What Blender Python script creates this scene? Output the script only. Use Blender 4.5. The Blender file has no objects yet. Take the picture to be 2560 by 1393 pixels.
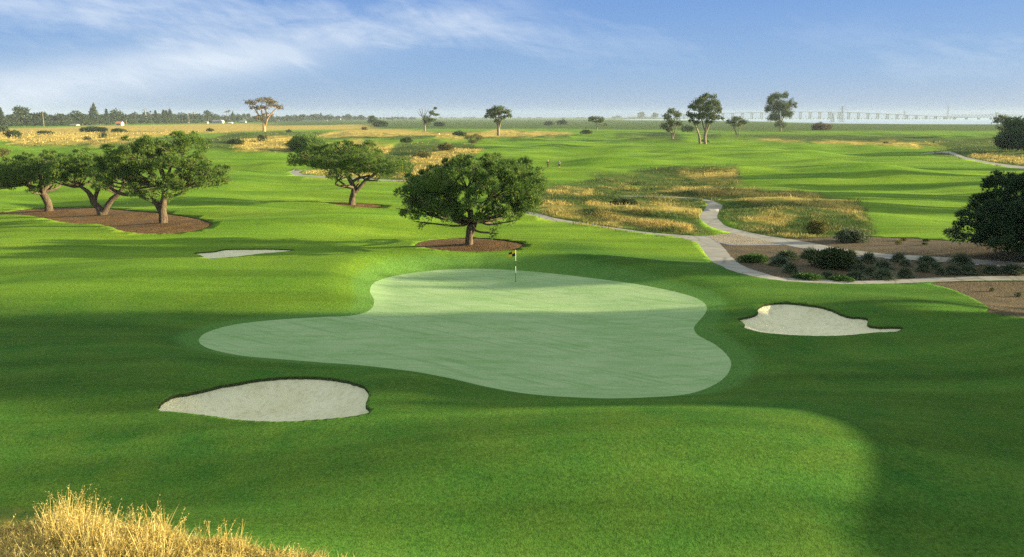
import bpy, math, random
import numpy as np
from mathutils import Vector, Matrix, geometry

random.seed(7)
RNG = np.random.default_rng(7)
sc = bpy.context.scene
COL = sc.collection
R = math.radians

# ------------------------------------------------------------------ camera
F, IW, IH, HZ, CAMZ = 2000.0, 2560.0, 1393.0, 293.0, 11.0
PITCH = math.atan((IH / 2 - HZ) / F)
CP, SP = math.cos(PITCH), math.sin(PITCH)
cam_d = bpy.data.cameras.new("camera")
cam_d.sensor_width = 36.0
cam_d.lens = 36.0 * F / IW
cam_d.clip_start = 0.5
cam_d.clip_end = 30000.0
cam = bpy.data.objects.new("camera", cam_d)
COL.objects.link(cam)
cam.location = (0, 0, CAMZ)
cam.rotation_euler = (math.pi / 2 - PITCH, 0, 0)
sc.camera = cam

def ray(px, py):
    xc = (np.asarray(px, float) - IW / 2) / F
    yc = -(np.asarray(py, float) - IH / 2) / F
    return xc, CP + yc * SP, -SP + yc * CP

def project(x, y, z):
    dz = np.asarray(z, float) - CAMZ
    fwd = y * CP - dz * SP
    up = y * SP + dz * CP
    fwd = np.where(np.abs(fwd) < 1e-6, 1e-6, fwd)
    return IW / 2 + F * x / fwd, IH / 2 - F * up / fwd, fwd

def flat(px, py, z=0.0):
    dx, dy, dz = ray(px, py)
    t = (z - CAMZ) / np.minimum(dz, -1e-5)
    return dx * t, dy * t

# ------------------------------------------------------------------ noise
def _hash(ix, iy, s):
    h = (ix.astype(np.int64) * 374761393 + iy.astype(np.int64) * 668265263 + s * 1442695041) & 0x7fffffff
    h = ((h ^ (h >> 13)) * 1274126177) & 0x7fffffff
    return ((h ^ (h >> 16)) & 0xffff) / 65535.0

def perlin(x, y, s=0):
    x = np.asarray(x, float); y = np.asarray(y, float)
    ix = np.floor(x); iy = np.floor(y)
    fx = x - ix; fy = y - iy
    u = fx * fx * fx * (fx * (fx * 6 - 15) + 10)
    v = fy * fy * fy * (fy * (fy * 6 - 15) + 10)
    def g(ax, ay, dx, dy):
        a = _hash(ax, ay, s) * 2 * math.pi
        return np.cos(a) * dx + np.sin(a) * dy
    a = g(ix, iy, fx, fy); b = g(ix + 1, iy, fx - 1, fy)
    c = g(ix, iy + 1, fx, fy - 1); d = g(ix + 1, iy + 1, fx - 1, fy - 1)
    return ((a + (b - a) * u) + ((c + (d - c) * u) - (a + (b - a) * u)) * v) * 1.5

def sstep(a, b, x):
    t = np.clip((x - a) / (b - a), 0, 1)
    return t * t * (3 - 2 * t)

# ------------------------------------------------------------------ outlines (photo pixels)
def catmull(pts, closed=True, step=5.0):
    P = [np.array(p, float) for p in pts]
    n = len(P); out = []
    for i in range(n if closed else n - 1):
        p0 = P[(i - 1) % n] if closed or i > 0 else P[0]
        p1, p2 = P[i], P[(i + 1) % n]
        p3 = P[(i + 2) % n] if closed or i + 2 < n else P[-1]
        k = max(1, int(np.linalg.norm(p2 - p1) / step))
        for j in range(k):
            t = j / k
            out.append(.5 * ((2 * p1) + (p2 - p0) * t + (2 * p0 - 5 * p1 + 4 * p2 - p3) * t * t + (3 * p1 - p0 - 3 * p2 + p3) * t ** 3))
    if not closed: out.append(P[-1])
    return np.array(out)

def inside(poly, x, y):
    res = np.zeros(np.shape(x), bool)
    n = len(poly)
    j = n - 1
    for i in range(n):
        xi, yi = poly[i]; xj, yj = poly[j]
        if yi != yj:
            c = ((yi > y) != (yj > y)) & (x < (xj - xi) * (y - yi) / (yj - yi) + xi)
            res ^= c
        j = i
    return res

def sdist(poly, x, y):
    d = np.full(np.shape(x), 1e18)
    n = len(poly)
    for i in range(n):
        a = poly[i]; b = poly[(i + 1) % n]
        ex, ey = b[0] - a[0], b[1] - a[1]
        L = ex * ex + ey * ey + 1e-12
        t = np.clip(((x - a[0]) * ex + (y - a[1]) * ey) / L, 0, 1)
        d = np.minimum(d, (x - a[0] - t * ex) ** 2 + (y - a[1] - t * ey) ** 2)
    d = np.sqrt(d)
    return np.where(inside(poly, x, y), d, -d)

GREEN_PX = [(930,712),(950,700),(990,689),(1050,680),(1120,674),(1200,672),(1290,676),(1400,686),(1500,698),(1600,712),(1680,728),(1740,745),(1766,765),(1762,785),(1745,805),(1735,820),(1745,838),(1785,860),(1815,885),(1828,910),(1815,940),(1780,965),(1720,985),(1640,994),(1540,999),(1440,996),(1340,988),(1230,970),(1120,945),(1000,925),(900,913),(800,906),(700,898),(610,890),(545,878),(510,866),(497,852),(510,835),(550,820),(610,808),(700,799),(800,793),(870,790),(910,782),(930,770),(935,750),(925,730)]
BUNK_NEAR = [(397,1026),(399,1012),(411,999),(436,988),(472,983),(502,976),(553,964),(599,956),(655,947),(718,942),(782,942),(832,946),(883,956),(914,969),(921,984),(917,1004),(915,1014),(926,1027),(903,1037),(832,1046),(731,1053),(655,1053),(591,1049),(528,1040),(464,1032),(426,1029)]
BUNK_RIGHT = [(1845,797),(1864,793),(1884,788),(1895,781),(1893,773),(1905,763),(1937,757),(1976,757),(2015,761),(2054,767),(2083,776),(2108,787),(2128,792),(2151,793),(2172,798),(2169,808),(2178,815),(2210,817),(2249,817),(2258,821),(2237,829),(2191,831),(2132,837),(2073,840),(2015,839),(1956,836),(1907,831),(1878,825),(1860,819),(1861,811),(1853,803)]
BUNK_FAR = [(484,633),(512,630),(538,628),(564,623),(611,622),(681,622),(735,625),(700,630),(662,633),(611,639),(564,644),(522,646),(501,638)]
BED_LEFT = [(-120,534),(0,531),(50,525),(115,520),(200,517),(280,522),(340,527),(400,532),(460,540),(510,550),(532,560),(515,570),(480,578),(430,583),(370,584),(320,580),(290,573),(280,568),(240,560),(180,558),(140,552),(100,543),(60,538),(0,537),(-120,539)]
BED_MID = [(815,507),(850,506),(900,508),(940,511),(957,515),(935,518),(890,517),(850,513)]
BED_TREE = [(1037,612),(1060,603),(1110,597),(1180,595),(1240,598),(1290,604),(1313,612),(1290,622),(1250,627),(1180,629),(1110,626),(1060,619)]
PATH_LOWER = [(1180,505),(1260,520),(1340,532),(1390,545.4),(1464,557.7),(1546,570),(1628,581),(1696,586.4),(1765,592),(1792,604),(1808.5,618),(1825,637),(1841,653),(1868.7,669),(1915,683.5),(1951,693),(2056,698.5),(2132,702),(2252,698),(2373,692),(2560,690),(2900,694),
              (2900,704),(2560,701.4),(2433,702),(2312,705.6),(2237,708.6),(2132,710),(2041,707),(1951,701),(1875,689),(1833,678),(1800,664),(1776,650),(1754,620.6),(1737,604),(1696,593),(1628,585),(1546,574),(1464,560.6),(1376,551),(1335,539),(1260,526),(1180,510)]
PATH_UPPER = [(1560,489),(1628,490.5),(1683,492),(1737,494.5),(1765,498),(1792,505.5),(1806,514),(1803,523),(1797,531),(1793.5,541),(1800,551),(1819,566),(1860,577),(1901,586),(1956,595),(2000,601.5),(2056,612),(2110,622),(2162,628.7),(2222,634.8),(2312,640),(2403,645.3),(2560,656),(2900,680),
              (2900,694),(2560,668),(2463,662),(2373,656),(2297,651.4),(2222,645.3),(2110,637),(2041,625),(1996,618),(1956,609.7),(1901,598.7),(1833,583.7),(1781,568.6),(1762,557.7),(1750,544),(1759,525),(1769,510),(1762,503),(1737,497.6),(1683,494.6),(1628,492.5),(1560,490.6)]
PATH_FAR = [(2300,384),(2340,380.5),(2376,379),(2409,391),(2440,398),(2483,406),(2560,416),(2800,440),(2800,448),(2560,423),(2483,411),(2440,402.5),(2405,396),(2370,384),(2340,382.5),(2300,386)]
PATH_CURVE = [(724,432),(731,427),(750,424.5),(790,424),(790,426),(757,427),(748,431),(757,436),(818,440),(900,445),(967,448.5),(1060,452),(1140,458),(1140,462),(1060,455.5),(967,451.8),(900,449),(818,444),(757,440.5),(733,437)]
APRON = [(1696,590),(1765,590),(1833,584),(1901,598),(1956,610),(1900,612),(1830,612),(1797,606),(1740,604)]
MULCH_MID = [(1792,604),(1830,611),(1900,611),(1956,609.7),(1996,618),(2041,625),(2110,637),(2222,645.3),(2297,651.4),(2373,656),(2463,662),(2560,668),(2900,690),(2900,696),(2560,690.5),(2373,692.5),(2252,698.5),(2132,702.5),(2056,699),(1951,694),(1915,684),(1868.7,670),(1841,654),(1825,638),(1808.5,619)]
MULCH_TOP = [(1930,591),(2000,596),(2101,591),(2252,594),(2403,603),(2560,611),(2900,622),(2900,684),(2560,658),(2403,647),(2312,641.5),(2222,636),(2162,630),(2110,624),(2056,613),(2000,602),(1956,596)]
MULCH_RIGHT = [(2327,707.5),(2373,721),(2418,739),(2454,757),(2474,771),(2464,779),(2508,787),(2560,793),(2900,815),(2900,702),(2560,702),(2433,703)]
WATER = [(1560,300.5),(1700,301),(1870,303.3),(2000,306.5),(2120,309),(2240,310.2),(2400,310.8),(2560,311),(3400,312),(3400,294.4),(1860,294.4),(1560,299)]

# ------------------------------------------------------------------ terrain
GREEN_W = np.array(list(zip(*flat(np.array(GREEN_PX)[:, 0], np.array(GREEN_PX)[:, 1]))))
BUMPS = []
def bump_px(px, py, h, sx, sy):
    x, y = flat(px, py); BUMPS.append((float(x), float(y), h, sx, sy))
for a in [(960,682,.8,6,3),(1180,668,.6,7,2.2),(1400,680,.75,7,2.4),(1640,700,.75,7,2.4),(1850,742,.4,6,2.0),
          (700,714,1.0,6,3.6),(360,690,.9,5.5,3.2),(150,745,.8,6,3.5),
          (640,1088,.45,4,1.6),(985,1000,.55,2.0,2.2),(430,960,.3,2.5,1.8),
          (2250,780,.45,4,2.2),
          (1560,1205,1.7,9,4.7),(300,880,.5,6,4),
          (930,340,3.0,30,12),(1010,356,1.5,16,9),(1130,352,1.4,18,8),(560,382,1.4,16,9),(300,325,2.5,40,16),(1290,330,1.2,16,8),
          (1560,400,1.0,18,6),(1900,372,1.2,25,8),(1420,440,.7,8,5),(1560,462,.6,7,3.5),(2080,520,.5,10,4),(1950,550,.6,9,5),
          (1480,540,.6,8,4),(1000,540,.5,12,4),(700,560,.6,14,4),(560,600,.5,9,3)]:
    bump_px(*a)
BUMPS += [(28.4,12,3.6,4,5),(28.6,20,3.8,3.6,3.6),(30,27,3.9,4,3.8),(33,34,3.4,5,4),(-9.2,14.2,1.9,4.6,2.9),(44,62,1.5,10,5)]  # leading entries: unseen banks off right, added to shade the foreground

DAMP = []
for _px, _py, _sx, _sy in ((2440,398,45,22),(2340,381,30,16),(2520,412,34,18),(2640,424,34,18),(1950,690,10,6),(2100,700,10,6),(2250,700,10,6),(2400,695,10,6),(2560,690,10,6),(1820,650,8,8),(1780,600,9,8),(2050,640,10,8),(2250,655,12,8),(2450,660,12,8),(700,650,14,5),(830,436,22,9),(980,450,16,8),(740,428,12,8),(600,634,12,6),(1660,590,14,6)):
    _x, _y = flat(_px, _py); DAMP.append((float(_x), float(_y), _sx, _sy))

def base_h(x, y):
    x = np.asarray(x, float); y = np.asarray(y, float)
    far = sstep(40, 110, y); end = 1 - sstep(420, 800, y)
    n = .85 * perlin(x / 26 + 3.1, y / 9 + .7, 1) + .42 * perlin(x / 13, y / 5.5, 2) + .05 * perlin(x / 4.5, y / 3.5, 3) * (1 - far)
    n2 = 1.9 * perlin(x / 46 + 9, y / 20, 4) + .9 * perlin(x / 22, y / 10 + 4, 5)
    h = (n * (.35 + .65 * far) + n2 * sstep(70, 180, y)) * end
    for bx, by, sx, sy in DAMP:
        h = h * (1 - .92 * np.exp(-(((x - bx) / sx) ** 2 + ((y - by) / sy) ** 2) ** 2))
    gd = sdist(GREEN_W, x, y)
    gm = sstep(-3.0, 1.5, gd)
    b = np.zeros_like(h)
    for bx, by, bh, sx, sy in BUMPS:
        b = b + bh * np.exp(-.5 * (((x - bx) / sx) ** 2 + ((y - by) / sy) ** 2))
    h = h * (1 - .8 * gm) + b * (1 - .85 * gm)
    h = h + gm * .18 * perlin(x / 9, y / 9, 8)
    # low pan under the bay
    return h

def unproject(px, py, n=14):
    px = np.asarray(px, float); py = np.asarray(py, float)
    z = np.zeros(np.shape(px))
    for k in range(n):
        x, y = flat(px, py, z)
        z = .5 * z + .5 * base_h(x, y) if k < n - 3 else base_h(x, y)
    x, y = flat(px, py, z)
    return x, y

def ground_at(px, py):
    x, y = unproject(np.array([px], float), np.array([py], float))
    return float(x[0]), float(y[0])

def region(px_pts, step=5.0, smooth=True, rag=0):
    p = catmull(px_pts, True, step) if smooth else np.array(px_pts, float)
    x, y = unproject(p[:, 0], p[:, 1])
    q = np.stack([x, y], 1)
    if rag:
        r_ = np.random.default_rng(len(q)); k_ = r_.normal(0, rag, (len(q), 2)); q = q + .5 * k_ + .5 * np.roll(k_, 1, 0)
    return q

# name, outline, lip, bowl depth, bowl width
REG = [
    ("putting_green", region(GREEN_PX), 0.0, 0, 1, "green"),
    ("sand_bunker", region(BUNK_NEAR, 3.5, True, .022), .13, .85, 1.7, "sand"),
    ("sand_bunker", region(BUNK_RIGHT, 3.5, True, .022), .13, .75, 1.6, "sand"),
    ("sand_bunker", region(BUNK_FAR, 3.5, True, .022), .10, .4, 1.5, "sand"),
    ("cart_path", region(PATH_LOWER, 5, True, .03), .015, 0, 1, "path"),
    ("cart_path", region(PATH_UPPER, 5, True, .03), .015, 0, 1, "path"),
    ("cart_path", region(PATH_FAR, 8), .01, 0, 1, "path"),
    ("cart_path", region(PATH_CURVE, 8), .01, 0, 1, "path"),
    ("dirt_apron", region(APRON, 8), .0, 0, 1, "apron"),
    ("mulch_bed", region(BED_LEFT, 4, True, .05), .06, 0, 1, "bark"),
    ("mulch_bed", region(BED_MID), .05, 0, 1, "bark"),
    ("mulch_bed", region(BED_TREE, 4, True, .05), .06, 0, 1, "bark"),
    ("mulch_bed", region(MULCH_MID, 8), .03, 0, 1, "mulch"),
    ("mulch_bed", region(MULCH_TOP, 8), .03, 0, 1, "mulch"),
    ("mulch_bed", region(MULCH_RIGHT, 8), .04, 0, 1, "mulch"),
    ("water", np.stack(flat(np.array(WATER)[:, 0], np.array(WATER)[:, 1]), 1), .25, 0, 1, "water"),
]

# zones of native grass: dry (golden) and rough (olive)
DRY = [[(-600,332),(0,322),(300,314),(640,309),(670,318),(650,328),(500,333),(330,345),(320,358),(60,362),(0,350),(-600,366)],
       [(560,316),(900,312),(940,321),(700,326),(560,330)],
       [(790,336),(870,323),(1000,323),(1090,331),(1090,338),(940,342),(790,342)],
       [(600,350),(660,341),(780,345),(770,355),(600,362)],
       [(585,364),(640,360),(700,358),(735,368),(700,378),(600,374)],
       [(1090,331),(1200,331),(1240,324),(1420,331),(1430,336),(1240,342),(1090,342)],
       [(1010,398),(1110,372),(1210,372),(1180,388),(1130,402),(1090,432),(1030,452),(985,442)],
       [(752,426),(900,428),(1010,442),(1018,451),(900,443),(775,436)],
       [(800,360),(880,352),(990,362),(960,385),(820,378)],
       [(1335,505),(1400,508),(1480,532),(1600,545),(1730,562),(1730,580),(1600,570),(1480,556),(1380,542),(1335,530)],
       [(1365,470),(1480,478),(1470,492),(1365,486)],
       [(1470,505),(1590,512),(1750,522),(1750,545),(1600,530),(1480,520)],
       [(1640,470),(1800,470),(2000,480),(2140,510),(2165,555),(2080,530),(1900,500),(1690,486)],
       [(1840,540),(1930,530),(1990,545),(1960,560),(1860,562)],
       [(1700,425),(1840,420),(1850,450),(1790,458),(1700,440)],
       [(2430,385),(2560,392),(2700,400),(2700,425),(2560,412),(2430,395)],
       [(2040,352),(2340,356),(2340,362),(2040,359)],[(1850,345),(2010,350),(2010,354),(1850,350)],
       [(-500,1310),(0,1310),(150,1320),(300,1350),(420,1375),(560,1400),(560,2400),(-500,2400)]]
ROUGH = [[(1330,468),(1480,452),(1640,468),(1770,500),(1760,530),(1750,560),(1790,592),(1700,589),(1550,572),(1400,548),(1320,532)],
         [(1540,432),(1700,414),(1845,415),(1855,448),(1840,470),(2000,476),(2150,510),(2185,570),(2175,602),(2000,600),(1870,578),(1795,548),(1810,505),(1700,488),(1600,472),(1470,446)],
         [(940,400),(1000,356),(1180,360),(1205,374),(1100,444),(1020,453),(930,432)],
         [(0,352),(330,345),(600,345),(780,345),(740,380),(720,384),(600,374),(330,364),(60,364)],
         [(2320,384),(2400,362),(2560,358),(2900,380),(2900,452),(2560,421),(2430,398)],
         [(640,290),(4000,290),(4000,322),(1900,328),(1400,322),(900,322),(640,316)],
         [(1500,334),(1680,330),(1720,345),(1690,352),(1520,345)],
         [(1750,335),(2560,342),(2900,345),(2900,362),(2300,364),(1900,352),(1750,345)],
         [(560,330),(1200,330),(1420,336),(1420,343),(1000,347),(560,347)],
         [(-500,1262),(0,1272),(120,1280),(320,1320),(540,1350),(760,1385),(850,1410),(950,2400),(-500,2400)]]
def zones(x, y):
    px, py, fw = project(x, y, base_h(x, y))
    px = np.where(fw < 2, -9999, px); py = np.where(fw < 2, 99999, py)
    k = np.clip((py - 293) / 120, .15, 2.0)          # softness follows the size of tussocks on the ground
    nz = perlin(x / 9, y / 9, 21) + .6 * perlin(x / 3.2, y / 3.2, 22)
    out = []
    for S, w in ((DRY, 5.0), (ROUGH, 5.0)):
        m = np.zeros(np.shape(px))
        for poly in S:
            xs = [p[0] for p in poly]; ys = [p[1] for p in poly]
            sel = (px > min(xs) - 40) & (px < max(xs) + 40) & (py > min(ys) - 40) & (py < max(ys) + 40)
            if not sel.any(): continue
            sd = sdist(poly, px[sel], py[sel])
            v = sstep(-w, w, sd / k[sel] + nz[sel] * 6)
            m[sel] = np.maximum(m[sel], v)
        out.append(m)
    return out

# ------------------------------------------------------------------ mesh building helpers
def raw_mesh(name, V, F3=None, F4=None, mats=(), mi=None, smooth=False):
    V = np.asarray(V, np.float32)
    parts = []
    if F3 is not None and len(F3): parts.append((np.asarray(F3, np.int32), 3))
    if F4 is not None and len(F4): parts.append((np.asarray(F4, np.int32), 4))
    me = bpy.data.meshes.new(name)
    me.vertices.add(len(V)); me.vertices.foreach_set("co", V.ravel())
    loops = np.concatenate([p.ravel() for p, k in parts])
    tot = np.concatenate([np.full(len(p), k, np.int32) for p, k in parts])
    start = np.concatenate([[0], np.cumsum(tot)[:-1]]).astype(np.int32)
    me.loops.add(len(loops)); me.loops.foreach_set("vertex_index", loops)
    me.polygons.add(len(tot)); me.polygons.foreach_set("loop_start", start)
    if mi is not None: me.polygons.foreach_set("material_index", np.asarray(mi, np.int32))
    me.polygons.foreach_set("use_smooth", np.full(len(tot), bool(smooth)))
    for m in mats: me.materials.append(m)
    me.update(calc_edges=True)
    return me

def fattr(me, name, vals, domain='POINT'):
    a = me.attributes.new(name, 'FLOAT', domain)
    a.data.foreach_set("value", np.asarray(vals, np.float32))

def link(name, me, parent=None, loc=None):
    o = bpy.data.objects.new(name, me); COL.objects.link(o)
    if parent is not None: o.parent = parent
    if loc is not None: o.location = loc
    return o

def tag(o, label=None, cat=None, group=None, kind=None):
    if label: o["label"] = label
    if cat: o["category"] = cat
    if group: o["group"] = group
    if kind: o["kind"] = kind
    return o

def empty(name, loc, label, cat, group=None, rz=0):
    o = bpy.data.objects.new(name, None); COL.objects.link(o)
    o.empty_display_size = .3
    o.location = loc; o.rotation_euler = (0, 0, rz)
    return tag(o, label, cat, group)

# ------------------------------------------------------------------ materials
def new_mat(name):
    m = bpy.data.materials.new(name); m.use_nodes = True
    nt = m.node_tree
    b = nt.nodes["Principled BSDF"]
    b.inputs["Specular IOR Level"].default_value = .15
    b.inputs["Roughness"].default_value = .8
    return m, nt, b

class NT:
    def __init__(s, nt): s.nt = nt
    def n(s, t, **kw):
        nd = s.nt.nodes.new(t)
        for k, v in kw.items(): setattr(nd, k, v)
        return nd
    def lk(s, a, b): s.nt.links.new(a, b)
    def pos(s):
        return s.n("ShaderNodeNewGeometry").outputs["Position"]
    def noise(s, scale, detail=4, rough=.6, vec=None, sc3=None, dist=0):
        v = vec if vec is not None else s.pos()
        if sc3 is not None:
            m = s.n("ShaderNodeVectorMath", operation='MULTIPLY')
            s.lk(v, m.inputs[0]); m.inputs[1].default_value = sc3; v = m.outputs[0]
        nz = s.n("ShaderNodeTexNoise"); nz.inputs["Scale"].default_value = scale
        nz.inputs["Detail"].default_value = detail; nz.inputs["Roughness"].default_value = rough
        nz.inputs["Distortion"].default_value = dist
        s.lk(v, nz.inputs["Vector"])
        return nz.outputs["Fac"]
    def ramp(s, fac, stops):
        r = s.n("ShaderNodeValToRGB")
        e = r.color_ramp.elements
        while len(e) < len(stops): e.new(.5)
        for el, (p, c) in zip(e, stops):
            el.position = p; el.color = (*c, 1) if len(c) == 3 else c
        s.lk(fac, r.inputs[0]); return r.outputs[0]
    def mix(s, fac, a, b, blend='MIX'):
        m = s.n("ShaderNodeMix", data_type='RGBA', blend_type=blend)
        for sock, v in ((m.inputs[0], fac), (m.inputs[6], a), (m.inputs[7], b)):
            if isinstance(v, (int, float)): sock.default_value = v
            elif isinstance(v, tuple): sock.default_value = (*v, 1)
            else: s.lk(v, sock)
        return m.outputs[2]
    def math(s, op, a, b=None, clamp=False):
        m = s.n("ShaderNodeMath", operation=op); m.use_clamp = clamp
        for i, v in enumerate((a, b)):
            if v is None: continue
            if isinstance(v, (int, float)): m.inputs[i].default_value = v
            else: s.lk(v, m.inputs[i])
        return m.outputs[0]
    def mapr(s, v, a, b, c=0., d=1.):
        m = s.n("ShaderNodeMapRange"); m.clamp = True
        s.lk(v, m.inputs[0])
        for i, q in enumerate((a, b, c, d)): m.inputs[i + 1].default_value = q
        return m.outputs[0]
    def attr(s, name):
        a = s.n("ShaderNodeAttribute"); a.attribute_name = name; return a.outputs["Fac"]
    def bump(s, h, strength, dist, normal=None):
        b = s.n("ShaderNodeBump"); b.inputs["Strength"].default_value = strength
        b.inputs["Distance"].default_value = dist
        s.lk(h, b.inputs["Height"])
        if normal is not None: s.lk(normal, b.inputs["Normal"])
        return b.outputs[0]

def mat_turf():
    m, nt, b = new_mat("turf"); g = NT(nt)
    big = g.noise(.05, 4, .65, sc3=(1, 1.8, 1))
    mid = g.noise(.45, 5, .68)
    fine = g.noise(9, 4, .8)
    fine2 = g.noise(26, 3, .7)
    bg = g.mapr(big, .38, .62); md = g.mapr(mid, .3, .7)
    fair = g.mix(md, g.mix(bg, (.088, .192, .019), (.180, .275, .026)), (.122, .222, .021))
    long_shaded = g.mix(md, g.mix(bg, (.030, .106, .017), (.054, .140, .020)), (.076, .146, .022))
    # low cut fairway far off; longer grass near, with partial shade painted in
    c = g.mix(g.attr("long"), fair, long_shaded)
    strk = g.noise(1.0, 4, .6, sc3=(.035, .38, .3), dist=.4)
    c = g.mix(1.0, c, g.mapr(strk, .36, .64, .80, 1.20), 'MULTIPLY')
    c = g.mix(g.math('MULTIPLY', g.attr("collar"), .6), c, (.10, .225, .055))
    # paler straw flecks and dark pits between the tufts
    pit = g.math('ADD', g.math('MULTIPLY', fine, .6), g.math('MULTIPLY', fine2, .4))
    c = g.mix(1.0, c, g.mapr(pit, .36, .64, .45, 1.5), 'MULTIPLY')
    c = g.mix(g.math('MULTIPLY', g.mapr(g.noise(2.2, 5, .75), .60, .74), .35), c, (.13, .15, .03))
    dn = g.noise(.35, 5, .7); dn2 = g.noise(2.5, 4, .7)
    dry = g.ramp(g.math('ADD', g.math('MULTIPLY', dn, .6), g.math('MULTIPLY', dn2, .4)),
                 [(.40, (.085, .11, .03)), (.475, (.30, .235, .06)), (.55, (.55, .40, .10)), (.66, (.68, .53, .17))])
    rough = g.ramp(g.math('ADD', g.math('MULTIPLY', dn, .55), g.math('MULTIPLY', dn2, .45)),
                   [(.36, (.028, .060, .014)), (.5, (.062, .105, .022)), (.62, (.13, .13, .035))])
    c = g.mix(g.attr("rough"), c, rough)
    c = g.mix(g.attr("dry"), c, dry)
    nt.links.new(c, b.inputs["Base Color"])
    b.inputs["Roughness"].default_value = .8
    b.inputs["Specular IOR Level"].default_value = .02
    nt.links.new(g.bump(g.math('ADD', pit, g.math('MULTIPLY', mid, .6)), .8, .09), b.inputs["Normal"])
    return m

def mat_green():
    m, nt, b = new_mat("bent_grass"); g = NT(nt)
    big = g.noise(.25, 4, .65, sc3=(1, 1.6, 1)); mid = g.noise(2.2, 4, .7); fine = g.noise(25, 3, .6)
    st = g.noise(.9, 4, .6, sc3=(.35, 2.4, 1), dist=.8)
    c = g.mix(g.mapr(big, .35, .65), (.245, .36, .170), (.31, .42, .225))
    c = g.mix(g.math('MULTIPLY', g.mapr(st, .45, .62), .6), c, (.165, .32, .105))
    c = g.mix(g.math('MULTIPLY', g.mapr(mid, .4, .75), .5), c, (.29, .42, .22))
    rt = g.n("ShaderNodeVectorRotate"); rt.rotation_type = 'Z_AXIS'; rt.inputs["Angle"].default_value = .62
    g.lk(g.pos(), rt.inputs["Vector"])
    ln = g.noise(1.0, 4, .6, vec=rt.outputs[0], sc3=(.16, 2.6, 1), dist=.3)
    c = g.mix(g.math('MULTIPLY', g.mapr(ln, .55, .63), .5), c, (.155, .285, .105))
    c = g.mix(1.0, c, g.mapr(g.noise(14, 4, .75), .35, .65, .82, 1.18), 'MULTIPLY')
    b.inputs["Specular IOR Level"].default_value = .03
    nt.links.new(c, b.inputs["Base Color"])
    nt.links.new(g.bump(g.math('ADD', fine, g.math('MULTIPLY', mid, .5)), .5, .03), b.inputs["Normal"])
    return m

def mat_sand():
    m, nt, b = new_mat("sand"); g = NT(nt)
    big = g.noise(.6, 4, .6); mid = g.noise(4, 4, .7); fine = g.noise(40, 3, .6)
    c = g.mix(g.mapr(big, .35, .65), (.70, .67, .45), (.80, .765, .55))
    c = g.mix(g.math('MULTIPLY', g.mapr(mid, .50, .72), .6), c, (.42, .395, .25))
    nt.links.new(c, b.inputs["Base Color"])
    w = g.n("ShaderNodeTexWave"); w.inputs["Scale"].default_value = 1.6; w.inputs["Distortion"].default_value = 9
    w.inputs["Detail"].default_value = 3
    g.lk(g.pos(), w.inputs["Vector"])
    h = g.math('ADD', g.math('ADD', mid, g.math('MULTIPLY', fine, .3)), g.math('MULTIPLY', w.outputs["Fac"], .10))
    nt.links.new(g.bump(h, 1.0, .10), b.inputs["Normal"])
    return m

def mat_path():
    m, nt, b = new_mat("concrete"); g = NT(nt)
    big = g.noise(.35, 5, .7); mid = g.noise(3, 4, .7); fine = g.noise(18, 3, .6)
    c = g.mix(g.mapr(big, .3, .7), (.235, .225, .205), (.33, .32, .295))
    c = g.mix(g.math('MULTIPLY', g.mapr(mid, .5, .75), .4), c, (.19, .175, .15))
    v = g.n("ShaderNodeTexVoronoi"); v.feature = 'DISTANCE_TO_EDGE'; v.inputs["Scale"].default_value = .33
    g.lk(g.pos(), v.inputs["Vector"])
    c = g.mix(g.mapr(v.outputs["Distance"], .0, .035, .55, 0), c, (.10, .095, .08))
    c = g.mix(g.math('MULTIPLY', g.mapr(g.noise(.9, 5, .75), .54, .66), .45), c, (.15, .14, .115))
    jt = g.math('FRACT', g.math('DIVIDE', g.attr("along"), 3.6))
    c = g.mix(g.math('MULTIPLY', g.math('LESS_THAN', jt, .028), .55), c, (.08, .075, .065))
    nt.links.new(c, b.inputs["Base Color"])
    nt.links.new(g.bump(fine, .3, .01), b.inputs["Normal"])
    return m

def mat_bark(name, ca, cb, cc):
    m, nt, b = new_mat(name); g = NT(nt)
    big = g.noise(.5, 4, .6); mid = g.noise(5, 4, .75); fine = g.noise(16, 4, .7)
    v = g.n("ShaderNodeTexVoronoi"); v.inputs["Scale"].default_value = 9
    g.lk(g.pos(), v.inputs["Vector"])
    c = g.mix(g.mapr(big, .35, .65), ca, cb)
    c = g.mix(g.mapr(mid, .45, .7), c, cc)
    c = g.mix(.7, c, g.mapr(v.outputs["Color"], 0, 1, .35, 1.5), 'MULTIPLY')
    nt.links.new(c, b.inputs["Base Color"])
    h = g.math('ADD', fine, v.outputs["Distance"])
    nt.links.new(g.bump(h, 1.0, .08), b.inputs["Normal"])
    return m

def mat_water():
    m, nt, b = new_mat("bay_water"); g = NT(nt)
    b.inputs["Base Color"].default_value = (.45, .52, .58, 1)
    b.inputs["Roughness"].default_value = .22
    b.inputs["Specular IOR Level"].default_value = .5
    nt.links.new(g.bump(g.noise(.05, 4, .6, sc3=(1, .4, 1)), .12, 1.0), b.inputs["Normal"])
    return m

def mat_simple(name, col, rough=.7, var=.25, scale=3, metal=0, spec=.3):
    m, nt, b = new_mat(name); g = NT(nt)
    nz = g.noise(scale, 4, .65)
    c = g.mix(1.0, col, g.mapr(nz, .25, .75, 1 - var, 1 + var), 'MULTIPLY')
    nt.links.new(c, b.inputs["Base Color"])
    b.inputs["Roughness"].default_value = rough; b.inputs["Metallic"].default_value = metal
    b.inputs["Specular IOR Level"].default_value = spec
    return m

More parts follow.
